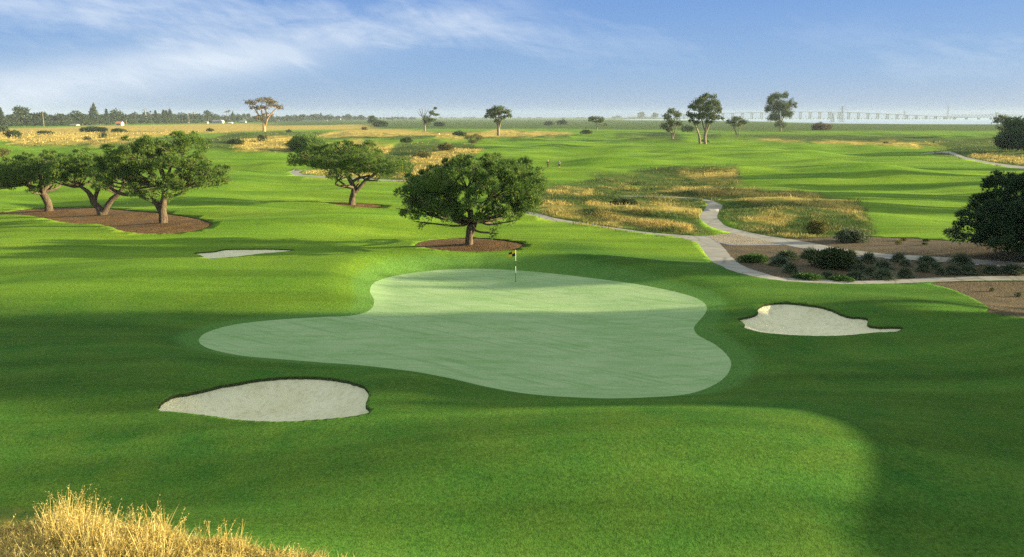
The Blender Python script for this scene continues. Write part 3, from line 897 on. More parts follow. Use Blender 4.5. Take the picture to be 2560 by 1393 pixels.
T_F = tree("pine_tree", "big round dark green pine standing in the oval brown bed behind the flag", (1172, 609),
     [(1035,480,32,38),(1038,516,28,18),(1067,456,38,32),(1103,433,38,30),(1103,480,40,30,-1.5),(1151,418,42,30),(1198,409,46,24),(1246,412,44,28),(1293,421,42,26),(1332,445,32,32),
      (1338,480,30,34),(1311,510,36,26),(1263,486,46,38,-1.2),(1204,462,50,38,-2.2),(1160,462,44,36,-2.0),(1186,492,30,30,-3.2),(1139,498,32,26,-2.4),(1121,525,20,13),(1079,534,13,9),
      (1237,526,28,18,-1.0),(1278,534,20,13),(1189,530,14,16,-2.6),(1237,552,12,9),(1070,498,34,24),(1225,440,44,30),(1285,455,40,30),(1110,508,36,24,-2.0),(1240,506,38,24,-2.6),(1300,492,36,28,-1.6),(1052,508,30,20,-1.0),(1150,530,24,14,-2.2),(1275,522,32,16,-1.2),(1100,455,44,34,-2.0),(1290,445,42,32,-1.8)],
     [([(1172,609),(1173,595),(1175,575),(1177,554),(1175,528),(1171,500),(1168,470)], [13,11.5,10.5,9.5,8.5,7,4]),
      ([(1180,585),(1187,565),(1191,548),(1203,528),(1220,500)], [6,6.5,6.5,6,4])],
     M["t_pine"], M["pine"], depth=.85, dens=1.25,
     limbs=[([(1175,530),(1155,515),(1130,500),(1105,482)], [5,4.5,3.5,2]), ([(1191,548),(1210,535),(1235,515),(1260,495)], [4,3.5,3,2])])
T_G = tree("pine_tree", "very dark low spreading pine cut off by the right edge beside the upper path", (2572, 640),
     [(2455,560,40,32),(2446,590,30,22),(2492,520,44,32),(2540,484,48,34),(2595,462,54,30),(2508,570,56,40,-1.5),(2582,540,66,52,-2),(2472,611,32,12),(2545,602,54,18),(2620,590,60,28),(2660,520,50,50),(2640,470,40,32),(2536,535,54,42),(2478,578,46,42,-1),(2506,505,40,34),(2565,458,48,22),(2500,545,50,44,-2.2),(2560,580,60,46,-2.6)],
     [([(2572,640),(2570,610),(2575,570),(2580,530)], [12,10,8,5])],
     M["t_dark"], M["pine_dark"], depth=.8, dens=1.6)

# ------------------------------------------------------------------ gum trees of the middle distance
def gum(label, base, lobes, trunk, cmat="euc", tmat="t_gum", dens=1.0, size=None, group="lone gum trees across the links", **k):
    return tree("gum_tree", label, base, lobes, trunk, M[tmat], M[cmat], kind="leaf", dens=dens, size=size, group=group, sides=7, **k)
gum("tall dry umbrella crowned gum with orange peeling trunk on the golden field", (660, 328),
    [(660,248,22,7),(627,256,15,8),(678,254,18,7),(698,267,10,7),(684,263,12,5),(655,268,16,6),(646,294,13,9),(640,268,10,6),(668,284,8,5)],
    [([(660,328),(660,315),(658,302),(655,285),(653,268),(656,255)], [5.5,4.2,2.6,2,1.5,1]), ([(661,312),(668,298),(680,282),(694,268)], [3,2.4,1.8,1]),
     ([(658,305),(645,285),(632,264)], [2.5,1.8,1]), ([(662,316),(668,300),(664,275),(668,255)], [2.5,2,1.5,.8])], "euc_dry", "t_rust", dens=.55, size=.95, depth=.7)
gum("half bare gum tree, leafless twigs on its left and dark leaves on its right", (1062, 329),
    [(1086,270,7,4),(1080,281,9,6),(1091,286,8,4),(1067,300,10,13),(1080,299,9,7)],
    [([(1062,329),(1062,318),(1061,305),(1055,290),(1048,272)], [3.2,2.6,2,1.4,.4]), ([(1062,315),(1070,298),(1080,282),(1087,270)], [2,1.6,1.2,.6]),
     ([(1061,305),(1062,285),(1064,267)], [1.4,1,.3]), ([(1059,298),(1066,282),(1073,271)], [1,.8,.3]), ([(1057,293),(1048,286),(1043,276)], [1,.7,.3]), ([(1061,300),(1056,280),(1056,268)], [.9,.7,.3])],
    dens=.8, size=.7, depth=.6)
gum("broad domed gum with one stout pale trunk in the centre of the horizon", (1245, 338),
    [(1245,271,20,8),(1226,278,14,8),(1264,278,14,8),(1216,289,7,6),(1274,287,7,6),(1234,291,13,6),(1257,293,13,6),(1245,303,11,6),(1240,282,18,7)],
    [([(1246,338),(1246,326),(1245,312),(1240,298),(1232,284)], [5.5,4.5,3.4,2,1]), ([(1247,322),(1252,305),(1260,288)], [3,2.2,1]), ([(1245,312),(1247,295),(1246,276)], [2.2,1.6,.8])],
    dens=.8, size=.75, depth=.8)
gum("small umbrella shaped gum with thin sparse crown standing far out", (1491, 327),
    [(1490,294,17,5),(1477,299,10,5),(1505,299,10,6),(1490,303,14,4),(1513,310,3,4)],
    [([(1493,327),(1493,318),(1491,310),(1484,300)], [1.6,1.4,1.1,.6]), ([(1492,313),(1498,304),(1504,298)], [1,.8,.4])], dens=.6, size=.8, depth=.8)
gum("shorter ragged gum tree left of the tallest gum", (1682, 358),
    [(1680,277,13,8),(1666,291,12,11),(1695,287,11,11),(1660,314,10,9),(1680,306,14,13),(1697,309,10,8),(1673,324,11,6)],
    [([(1682,358),(1681,346),(1680,332),(1676,312),(1672,295)], [4,3.2,2.6,1.8,.8]), ([(1682,345),(1687,330),(1692,312),(1694,292)], [2.2,1.8,1.4,.6])], dens=.75, size=.6, depth=.8)
gum("tallest gum on the links with a full egg shaped crown", (1764, 364),
    [(1767,240,15,9),(1750,252,19,12),(1785,253,15,14),(1733,266,13,12),(1767,267,23,18),(1796,270,9,14),(1752,288,18,12),(1783,290,15,12),(1770,304,12,7),(1795,291,8,8)],
    [([(1764,364),(1762,348),(1764,328),(1767,305),(1768,280)], [5.5,4.6,3.8,2.8,1.5]), ([(1764,335),(1772,315),(1782,295)], [3,2.2,1]), ([(1763,330),(1756,308),(1750,285)], [2.6,2,1])], dens=.85, size=.6, depth=.85)
gum("leaning gum with bare reddish trunk tucked against the tallest gum", (1750, 361),
    [(1722,285,9,9),(1732,290,11,9),(1740,306,9,8),(1728,300,8,6)],
    [([(1750,361),(1749,348),(1746,334),(1740,318),(1732,300)], [4.5,3.8,3,2,1])], dens=.7, size=.6, depth=.7)
gum("low spreading thin trunked gum between the tallest gum and the bridge", (1843, 343),
    [(1842,297,14,8),(1827,304,11,8),(1857,304,11,8),(1840,313,16,5)],
    [([(1843,343),(1840,332),(1835,322),(1830,308)], [2,1.7,1.4,.7]), ([(1847,338),(1848,327),(1853,312)], [1.4,1.2,.6])], dens=.75, size=.6, depth=.8)
gum("upright plume shaped gum in front of the long bridge", (1951, 329),
    [(1942,240,13,12),(1962,236,7,10),(1926,250,11,14),(1978,259,10,13),(1919,271,9,11),(1948,265,22,22),(1966,283,13,13),(1938,291,16,14),(1951,309,11,11)],
    [([(1951,329),(1951,318),(1950,300),(1946,275)], [3.6,3,2.4,1.2]), ([(1951,310),(1960,290),(1968,268)], [2,1.5,.7])], dens=.95, size=.7, depth=.7)
gum("small yellowing half bare tree beside the dark round bush", (1184, 373),
    [(1172,342,13,6),(1200,345,12,8),(1182,353,15,6),(1190,338,9,5)],
    [([(1184,373),(1184,366),(1181,356),(1175,345)], [1.8,1.5,1.1,.5]), ([(1184,366),(1190,356),(1200,346)], [1.2,1,.5])], "yel", "t_dark", dens=.6, size=.32, depth=.9)
gum("grey leaved tree rising behind the dark thicket at the right edge", (2508, 345),
    [(2507,294,18,9),(2497,303,11,7),(2522,299,13,9),(2505,318,10,8)],
    [([(2508,345),(2508,325),(2507,305)], [2.5,2,1.2])], "euc", "t_gum", dens=.7, size=.7, depth=.8)
tree("thicket_tree", "dense dark thicket tree at the right edge of the far fairway", (2545, 376),
    [(2530,335,24,28),(2550,310,26,20),(2560,345,32,26),(2590,330,36,40),(2515,350,12,14),(2545,360,26,12)],
    [([(2545,376),(2547,355),(2550,330)], [4,3,2])], M["t_dark"], M["pine_dark"], kind="leaf", dens=2.2, size=.55, depth=.9)
gum("slim dark tree beside the round bush left of the half bare gum", (929, 316),
    [(930,293,8,5),(925,302,7,7),(936,301,6,6)], [([(929,316),(930,305),(930,296)], [1.4,1.1,.6])], "far", "t_dark", dens=1.1, size=1.0, depth=.8, group=None)
gum("gum tree with its crown cut by the left edge above the golden rough", (8, 338),
    [(4,319,12,6),(-14,322,16,9),(12,325,6,4)], [([(8,338),(8,330),(4,322)], [1.6,1.4,.8])], "far", "t_dark", dens=1.2, size=.8, depth=.8, group=None)
gum("little round tree at the left edge behind the leaning pines", (8, 396),
    [(10,378,14,7),(0,384,16,8),(-20,380,20,10)], [([(8,396),(8,388),(8,380)], [1.6,1.4,.8])], "yel", "t_dark", dens=1.4, size=.3, depth=.8, group=None)

# ------------------------------------------------------------------ bushes
def bush(label, cx, cy, rx, ry, mat="bush", size=None, name="bush", group=None, base=None, dens=1.0, seed=0):
    by = base if base is not None else cy + ry * .9
    X, Y = ground_at(cx, by); Z = gz(X, Y)
    s = F / (Y * CP - (Z - CAMZ) * SP)
    rng = np.random.default_rng(int(cx * 3 + cy) + seed)
    a = Acc(); w = rx / s; h = (by - (cy - ry)) / s
    n = max(3, int(3 + rx / 6))
    sz = size or max(.18, 3.2 / s)
    for i in range(n):
        u = (i + .5) / n * 2 - 1
        c = np.array([u * w * .72, rng.normal(0, .3) * w, h * (.35 + .2 * (1 - u * u) * rng.uniform(.6, 1.3))])
        r = np.array([w * rng.uniform(.36, .5), w * rng.uniform(.4, .6), h * rng.uniform(.36, .55) * (1 - .25 * u * u)])
        area = 4 * math.pi * (r[0] * r[1] + r[0] * r[2] + r[1] * r[2]) / 3
        k = int(area * 3.2 * dens / sz ** 2) + 20
        P, d = lobe_points(c, r, k, rng, .5, .22)
        P[:, 2] = np.maximum(P[:, 2], .02)
        D = unit(d + np.array([0, 0, .35]) + rng.normal(0, .5, d.shape))
        leaves(a, P, D, sz, sz * .5, rng)
    o = link(name, a.mesh(name, [M[mat]]), None, (X, Y, Z - .03))
    return tag(o, label, "bush", group)

bush("big rounded green bush half hidden behind the Y trunked pine", 768, 360, 48, 20, "pine", name="bush", base=382)
bush("dark round bush beside the slim tree left of the half bare gum", 952, 310, 18, 8)
bush("low dark bush just right of the half bare gum", 1098, 311, 15, 6)
bush("left one of two dark bushes in the marsh near the centre", 1373, 309, 13, 5)
bush("right one of two dark bushes in the marsh near the centre", 1406, 307, 13, 6)
bush("round dark bush in front of the small umbrella shaped gum", 1466, 329, 14, 7)
bush("rust brown rounded bush right of the plume shaped gum", 2051, 318, 24, 9, "rust")
bush("dark windswept bush left of the broad domed gum", 1148, 334, 18, 10, "pine_dark", base=346)
bush("small dark dome of a bush on the crest behind the straight pine", 525, 326, 9, 4)
bush("dark bush on the golden slope, left of a similar one", 218, 343, 9, 6)
bush("dark bush on the golden slope, right of a similar one", 259, 338, 9, 7)
bush("long low bush at the left edge of the golden field", 34, 331, 24, 9)
bush("long green hedge like bush across the golden field", 236, 325, 32, 6)
bush("low green bush extending the hedge to its right", 298, 326, 20, 5)
bush("low olive bush in the golden field left of the hedge", 110, 332, 18, 4)
bush("bushy mound of green at the fairway edge left of the golden strip", 588, 357, 20, 8)
bush("dark bush standing at the left tip of the golden strip", 656, 346, 11, 9)
bush("flattish green bush below the dry umbrella gum", 721, 328, 7, 3)
bush("tiny dark bush on top of the golden hump", 911, 322, 7, 3, "rust")
bush("dark bush low in the rough behind the big round pine", 1017, 366, 16, 7)
bush("small dark bush right of another in the rough behind the pine", 1092, 369, 7, 4)
bush("yellow green bush amid golden grass left of the small yellowing tree", 1116, 381, 20, 8, "yel")
bush("olive bush amid golden grass behind the big pine's crown", 1054, 397, 22, 10, "yel")
bush("dark bush behind the ragged gum on the right", 1720, 325, 16, 8)
bush("low dark bush on the far right fairway edge", 2213, 357, 7, 3)
bush("bush at the foot of the path bend in the rough", 1560, 507, 34, 13, "bush", base=520)
bush("rounded grey green bush at the lower right corner of the rough island", 2125, 588, 36, 16, "shrub", base=603)
bush("yellow green feathery bush in the middle of the rough island", 2042, 566, 26, 16, "yel", base=584)
bush("dark olive bush in the rough left of the golden blades", 1760, 350, 14, 4)

# ------------------------------------------------------------------ strappy shrubs of the path bed
def strap_mesh(seed, n=900):
    rng = np.random.default_rng(seed)
    th = rng.uniform(0, 2 * np.pi, n); el = np.arcsin(rng.uniform(.05, 1.0, n)); 
    L = rng.uniform(.75, 1.1, n)
    D = np.stack([np.cos(th) * np.cos(el), np.sin(th) * np.cos(el), np.sin(el) * .95], 1)
    P0 = np.stack([rng.normal(0, .13, n), rng.normal(0, .13, n), np.zeros(n)], 1)
    S = unit(np.cross(D, np.array([0, 0, 1.0]) + rng.normal(0, .3, (n, 3))))
    P1 = P0 + D * (L * .55)[:, None]; P2 = P0 + D * L[:, None] + np.array([0, 0, -1.]) * (L * (.12 + .18 * np.cos(el)))[:, None]
    P2[:, 2] = np.maximum(P2[:, 2], .03)
    w = .055
    V = np.stack([P0 - S * w * .4, P0 + S * w * .4, P1 + S * w * .5, P1 - S * w * .5, P2], 1).reshape(-1, 3)
    i = np.arange(n)[:, None] * 5
    return raw_mesh("strappy_shrub", V, (i + np.array([[3, 2, 4]])), (i + np.array([[0, 1, 2, 3]])), [M["shrub"]])
STRAP = [strap_mesh(k) for k in (1, 2, 3, 4)]
def zx(x, y): return 1800 + x * .3015, 380 + y * .3015
SHR = [((560,890,225,95), "back left of the planted bed, behind a greyer shrub"),
       ((505,945,215,95), "pale grey green and broad at the left end of the bed"),
       ((590,1005,150,110), "dark and compact in front of the broad left end shrub"),
       ((750,878,175,100), "dark at the upper path beside the leafy bush"),
       ((1090,865,120,70), "half hidden behind the leafy bush at the upper path"),
       ((1120,945,170,85), "just right of the leafy bush"),
       ((1235,917,165,105), "tall, against the first open stretch of the upper path"),
       ((1490,907,140,82), "alone against the middle of the upper path"),
       ((1360,970,190,90), "wide, in the middle row between two path side shrubs"),
       ((1160,992,180,80), "wide, directly behind the front centre shrub"),
       ((895,1047,155,72), "lowest at the left of the front row by the lower path"),
       ((1135,1052,185,80), "second from the left in the front row by the lower path"),
       ((1370,1052,215,100), "largest of the front row by the lower path"),
       ((1250,1020,120,80), "squeezed between the two biggest front row shrubs"),
       ((1545,942,110,56), "small, just below the lone shrub on the upper path"),
       ((1545,1036,150,100), "right end of the front row by the lower path"),
       ((1725,922,185,74), "flat topped against the upper path in the right half"),
       ((1695,990,150,88), "below the flat topped shrub in the right half"),
       ((1800,972,110,62), "brownish and small in the right half of the bed"),
       ((1840,1016,110,72), "small grey one at the foot of the right half"),
       ((1940,1012,155,95), "upright, below the tallest upper path shrub"),
       ((2010,927,205,102), "tallest, against the upper path near the dark pine"),
       ((2070,1012,160,92), "brown tinged, right of the upright one"),
       ((2256,1002,165,76), "second from the right edge of the photo"),
       ((2440,1006,205,92), "broad, at the right edge of the photo")]
for i, ((x, y, w, h), where) in enumerate(SHR):
    px, py = zx(x, y); X, Y = ground_at(px, py - 1); s = F / math.hypot(Y, CAMZ)
    o = link("strappy_shrub", STRAP[i % 4], None, (X, Y + .2, gz(X, Y) - .02))
    k = w * .3015 / 2 / s; kz = h * .3015 / s
    o.scale = (k * 1.12, k * 1.0, kz * 1.15); o.rotation_euler = (0, 0, i * 1.7)
    tag(o, "strappy shrub, " + where, "shrub", "strappy shrubs in the bed between the paths")
bush("large leafy green bush among the strappy shrubs between the paths", 2077, 643, 49, 24, "bush", size=.2, base=666, dens=1.2)
for lab, x, y, w, h in (("flat mat of green ground cover at the left tip of the planted bed", 275, 880, 240, 62),
                        ("mat of bright green ground cover along the lower path, left", 710, 1022, 225, 42),
                        ("mat of bright green ground cover between two front row shrubs", 1000, 1046, 190, 34)):
    px, py = zx(x, y)
    bush(lab, px, py, w * .15, h * .15, "cover", size=.12, name="ground_cover_plant", base=py + h * .15)
for lab, x, y, w, h in (("small yellowish clipped ball bush on the bare mulch above the path", 1480, 765, 58, 38), ("small dark ball bush behind the yellowish one on the bare mulch", 1528, 733, 46, 28),
                        ("small dark ball bush nearer the dark pine on the mulch", 1705, 740, 56, 24), ("tiny flat bush below the dark ball bush on the mulch", 1700, 768, 44, 20),
                        ("tiny dark bush alone in the brown bed at the right edge", 2250, 1151, 32, 26), ("tiny dark bush nearest the right edge in the brown bed", 2472, 1197, 34, 36)):
    px, py = zx(x, y)
    bush(lab, px, py - h * .13, w * .15, h * .15, "yel" if "yellow" in lab else "bush", size=.10, base=py)

# ------------------------------------------------------------------ native grasses
def mat_blades():
    m, nt, b = new_mat("dry_grass_blades"); g = NT(nt)
    rnd = g.n("ShaderNodeNewGeometry").outputs["Random Per Island"]
    gold = g.ramp(rnd, [(0, (.26, .175, .04)), (.4, (.50, .37, .10)), (.75, (.68, .54, .18)), (1, (.80, .69, .34))])
    olive = g.ramp(rnd, [(0, (.035, .085, .022)), (.5, (.075, .135, .036)), (.85, (.14, .18, .06)), (1, (.24, .24, .10))])
    c = g.mix(g.attr("dry"), olive, gold)
    nt.links.new(c, b.inputs["Base Color"])
    tr = g.n("ShaderNodeBsdfTranslucent"); nt.links.new(c, tr.inputs["Color"])
    mx = g.n("ShaderNodeMixShader"); mx.inputs[0].default_value = .3
    nt.links.new(b.outputs[0], mx.inputs[1]); nt.links.new(tr.outputs[0], mx.inputs[2])
    nt.links.new(mx.outputs[0], nt.nodes["Material Output"].inputs["Surface"])
    return m
M["blades"] = mat_blades()

def blades_mesh(name, x, y, h, w, lean, dry, rng, z=None):
    n = len(x)
    z = base_h(x, y) if z is None else z
    P0 = np.stack([x, y, z - .03], 1)
    th = rng.uniform(0, 2 * np.pi, n)
    wind = np.array([-.25, .05])
    D = np.stack([np.cos(th) * lean + wind[0] * lean, np.sin(th) * lean + wind[1] * lean, np.ones(n)], 1)
    D = unit(D)
    a = rng.uniform(0, np.pi, n); S = np.stack([np.cos(a), np.sin(a) * .6, np.zeros(n)], 1)
    P1 = P0 + D * (h * .55)[:, None]
    P2 = P0 + unit(D + np.stack([np.cos(th), np.sin(th), -.2 * np.ones(n)], 1) * (lean * .7)[:, None]) * h[:, None]
    w = w[:, None]
    V = np.stack([P0 - S * w * .5, P0 + S * w * .5, P1 + S * w * .45, P1 - S * w * .45, P2], 1).reshape(-1, 3)
    i = np.arange(n)[:, None] * 5
    me = raw_mesh(name, V, i + np.array([[3, 2, 4]]), i + np.array([[0, 1, 2, 3]]), [M["blades"]])
    fattr(me, "dry", np.repeat(dry, 5))
    return me

AVOID = [r[1] for r in REG if r[0] in ("cart_path", "mulch_bed", "dirt_apron")]
def rough_patch(name, label, box, n, hmax, wpx, seed, ylimit=None, dryshift=0.0):
    rng = np.random.default_rng(seed)
    px = rng.uniform(box[0], box[2], n); py = rng.uniform(box[1], box[3], n)
    x, y = unproject(px, py)
    d, r = zones(x, y)
    cl = perlin(x / 2.6, y / 2.6, 51) + .7 * perlin(x / 7, y / 7, 52)
    keep = rng.random(n) < np.maximum(d, r) * np.clip(.55 + .8 * cl, .12, 1)
    for q in AVOID:
        keep &= ~inside(q, x, y)
    x, y, d, cl = x[keep], y[keep], d[keep], cl[keep]
    k = len(x)
    dist = np.hypot(x, y)
    patch = perlin(x / 5.5 + 3, y / 5.5, 55) + .5 * perlin(x / 1.8, y / 1.8, 56)
    dry = np.clip(d * 1.0 + patch * .9 + dryshift + rng.normal(0, .15, k), 0, 1)
    tall = np.clip(.5 + .6 * perlin(x / 3.5, y / 3.5, 57) + .3 * d, .2, 1.25)
    h = hmax * tall * rng.uniform(.5, 1.15, k)
    w = wpx * dist / F * rng.uniform(.6, 1.4, k)
    me = blades_mesh(name, x, y, h, w, rng.uniform(.15, .75, k), dry, rng)
    return tag(link(name, me), label, "grass", None, "stuff")

rough_patch("rough_grass", "golden and olive tall grass inside the loop of paths", (1320, 440, 1800, 600), 70000, .62, 1.1, 1, dryshift=-.06)
rough_patch("rough_grass", "grey green and golden tall grass island right of the path", (1470, 408, 2200, 605), 95000, .62, 1.1, 2, dryshift=-.06)
rough_patch("rough_grass", "golden rough grass behind the big round pine", (920, 350, 1220, 456), 30000, .9, 1.4, 3, dryshift=.05)
rough_patch("rough_grass", "strip of golden rough across the left fairways", (-60, 330, 800, 386), 45000, .9, 1.5, 4, dryshift=.1)
rough_patch("rough_grass", "olive rough at the right edge beyond the far path", (2310, 355, 2640, 424), 20000, .8, 1.4, 5)
rough_patch("rough_grass", "pale golden grass inside the curved path", (735, 422, 1030, 456), 8000, .6, 1.3, 6, dryshift=.2)

# tall seeding grass on the near mound
def near_grass():
    rng = np.random.default_rng(99)
    n = 60000
    x = rng.uniform(-16, -2.0, n); y = rng.uniform(9.5, 19, n)
    z = base_h(x, y)
    px, py, fw = project(x, y, z)
    d, r = zones(x, y)
    edge = 1272 + np.clip(px, -200, 900) * .17 + 20 * perlin(px / 90, py * 0, 61)
    cl = perlin(x / .55, y / .55, 62) + .6 * perlin(x / 1.6, y / 1.6, 63)
    dense = np.clip(.45 + .9 * cl, .06, 1)
    keep = (py > edge) & (rng.random(n) < dense) & (px < 900)
    x, y, z, px, cl, py, edge = x[keep], y[keep], z[keep], px[keep], cl[keep], py[keep], edge[keep]
    k = len(x)
    # the stand is tallest left of centre and thins to the right, flattened at the far left
    prof = np.interp(px, [-200, 60, 130, 180, 260, 330, 420, 520, 640, 760, 900], [.30, .36, .58, 1.05, .60, .56, .70, .52, .42, .36, .25])
    h = prof * np.clip(.85 + .4 * cl, .35, 1.4) * (.38 + 1.15 * rng.random(k) ** 2.6)
    lean = rng.uniform(.08, .45, k) + .5 * (px < 90)
    a = Acc()
    th = rng.uniform(0, 6.28, k)
    D = unit(np.stack([np.cos(th) * lean + .12, np.sin(th) * lean, np.ones(k)], 1))
    B = np.stack([np.cos(th), np.sin(th), np.zeros(k)], 1)
    S = np.stack([np.cos(rng.uniform(0, 3.1, k)), .4 * np.ones(k), np.zeros(k)], 1); S = unit(S)
    P = [np.stack([x, y, z - .05], 1)]
    for t in (.35, .7, 1.0):
        P.append(P[0] + D * (h * t)[:, None] + (B * (.35 * lean * h * t * t)[:, None]) - np.array([0, 0, 1.]) * (.12 * lean * h * t * t)[:, None])
    w = rng.uniform(.006, .011, k)[:, None]
    V = np.stack([P[0] - S * w, P[0] + S * w, P[1] + S * w * .9, P[1] - S * w * .9, P[2] + S * w * .7, P[2] - S * w * .7, P[3]], 1).reshape(-1, 3)
    i = np.arange(k)[:, None] * 7
    a.add(V, i + np.array([[5, 4, 6]]), np.concatenate([i + np.array([[0, 1, 2, 3]]), i + np.array([[3, 2, 4, 5]])]))
    dryv = [np.repeat(np.clip(rng.normal(.93, .12, k), .3, 1), 7)]
    # seed heads: small drooping spikelets near the tip
    head = rng.random(k) < .7
    T = P[3][head]; Q = P[2][head]; hk = len(T)
    for q in range(9):
        t = rng.uniform(.15, 1.05, (hk, 1))
        base = Q + (T - Q) * t
        sd = unit(np.stack([rng.normal(0, 1, hk), rng.normal(0, 1, hk), rng.uniform(.2, 1.4, hk)], 1))
        l = rng.uniform(.025, .06, (hk, 1)); side = unit(np.cross(sd, rng.normal(0, 1, (hk, 3))))
        ww = .006
        Vh = np.stack([base, base + sd * l * .5 + side * ww, base + sd * l, base + sd * l * .5 - side * ww], 1).reshape(-1, 3)
        a.add(Vh, None, np.arange(hk * 4).reshape(-1, 4))
        dryv.append(np.repeat(np.clip(rng.normal(.97, .06, hk), .5, 1), 4))
    # matted thatch below
    m = 110000
    x2 = rng.uniform(-16, -2.0, m); y2 = rng.uniform(9.5, 19, m); z2 = base_h(x2, y2)
    px2, py2, _ = project(x2, y2, z2)
    e2 = 1270 + np.clip(px2, -200, 900) * .17 + 20 * perlin(px2 / 90, py2 * 0, 61)
    kk = (py2 > e2 - 6) & (px2 < 900); x2, y2, z2 = x2[kk], y2[kk], z2[kk]; m = len(x2)
    th = rng.uniform(0, 6.28, m); el = rng.uniform(.1, .9, m)
    D = np.stack([np.cos(th) * np.cos(el), np.sin(th) * np.cos(el), np.sin(el)], 1); L = rng.uniform(.12, .42, m)
    S = unit(np.cross(D, rng.normal(0, 1, (m, 3)))); P0 = np.stack([x2, y2, z2 + rng.uniform(-.02, .06, m)], 1)
    V = np.stack([P0 - S * .007, P0 + S * .007, P0 + D * L[:, None] + np.array([0, 0, -.02])], 1).reshape(-1, 3)
    a.add(V, np.arange(m * 3).reshape(-1, 3))
    dryv.append(np.repeat(np.clip(rng.normal(.72, .25, m), 0, 1), 3))
    me = a.mesh("tall_dry_grass", [M["blades"]])
    fattr(me, "dry", np.concatenate(dryv))
    tag(link("tall_dry_grass", me), "tall golden seeding grass on the near mound at the lower left", "grass", None, "stuff")
near_grass()
# ------------------------------------------------------------------ the flag on the green
def box(acc, x0, x1, y0, y1, z0, z1):
    V = [(x0,y0,z0),(x1,y0,z0),(x1,y1,z0),(x0,y1,z0),(x0,y0,z1),(x1,y0,z1),(x1,y1,z1),(x0,y1,z1)]
    acc.add(V, None, [(0,3,2,1),(4,5,6,7),(0,1,5,4),(1,2,6,5),(2,3,7,6),(3,0,4,7)])
def bar(acc, a, b, r, sides=6):
    tube(acc, [np.array(a, float), np.array(b, float)], [r, r], sides, 1e9, 0)
M.update({"white": mat_simple("white_paint", (.78, .78, .74), .5, .06), "black": mat_simple("black_paint", (.018, .018, .02), .5, .1),
          "yellow": mat_simple("yellow_cloth", (.80, .52, .02), .8, .08), "steel": mat_simple("grey_steel", (.30, .32, .33), .6, .1),
          "conc": mat_simple("pale_concrete", (.20, .21, .20), .8, .1, .3), "wood": mat_simple("weathered_pole", (.30, .25, .19), .9, .2),
          "wall_white": mat_simple("white_render", (.72, .70, .66), .8, .06, 1), "wall_grey": mat_simple("grey_cladding", (.33, .36, .40), .7, .08, 1),
          "wall_cream": mat_simple("cream_render", (.56, .50, .38), .8, .06, 1), "roof_orange": mat_simple("orange_tiles", (.55, .20, .08), .8, .15, 1),
          "roof_grey": mat_simple("grey_shingles", (.20, .20, .21), .8, .12, 1), "roof_brown": mat_simple("brown_shingles", (.22, .15, .10), .8, .12, 1),
          "pane": mat_simple("dark_window", (.03, .04, .05), .15, .1, 1, 0, .5), "palm": mat_leaf("palm_fronds", [(.03, .05, .02), (.06, .08, .03)], .1)})
def flagstick():
    X, Y = ground_at(1289, 704); Z = gz(X, Y)
    root = empty("flagstick", (X, Y, Z), "black and white banded flagstick with a yellow and black checked flag on the green", "flag")
    for k, (z0, z1, m) in enumerate(((.0, .62, "black"), (.62, 1.06, "white"), (1.06, 1.42, "black"), (1.42, 2.16, "white"))):
        a = Acc(); bar(a, (0, 0, z0), (0, 0, z1), .017, 8)
        link("pole_section", a.mesh("pole_section", [M[m]], True), root)
    nx, nz = 14, 8
    V = []; F4 = []; mi = []
    for i in range(nx + 1):
        u = i / nx
        for j in range(nz + 1):
            v = j / nz
            V.append((-.015 - .46 * u, .05 * math.sin(u * 6) * u, 2.14 - .40 * v * (1 - .25 * u) - .16 * u ** 1.3 + .015 * math.sin(u * 7 + v * 2)))
    for i in range(nx):
        for j in range(nz):
            a = i * (nz + 1) + j
            F4.append((a, a + 1, a + nz + 2, a + nz + 1)); mi.append(int((i < nx // 2) == (j >= nz // 2)))
    me = raw_mesh("flag", V, None, F4, [M["yellow"], M["black"]], mi, True)
    link("flag", me, root)
    a = Acc(); bar(a, (0, 0, -.12), (0, 0, .006), .056, 12)
    link("cup", a.mesh("cup", [M["black"]]), root)
flagstick()
def golf_ball():
    X, Y = ground_at(788, 970); Z = gz(X, Y) - .16 - .40
    bm_ = __import__("bmesh").new()
    __import__("bmesh").ops.create_icosphere(bm_, subdivisions=3, radius=.0214)
    me = bpy.data.meshes.new("golf_ball"); bm_.to_mesh(me); bm_.free(); me.materials.append(M["white"])
    sdv = sdist(REG[1][1], np.array([X]), np.array([Y]))[0]
    Z = gz(X, Y) - .16 - .55 * (1 - math.exp(-sdv / 1.3)) + .03
    tag(link("golf_ball", me, None, (X, Y, Z)), "white golf ball lying in the sand of the nearest bunker", "golf ball")
golf_ball()

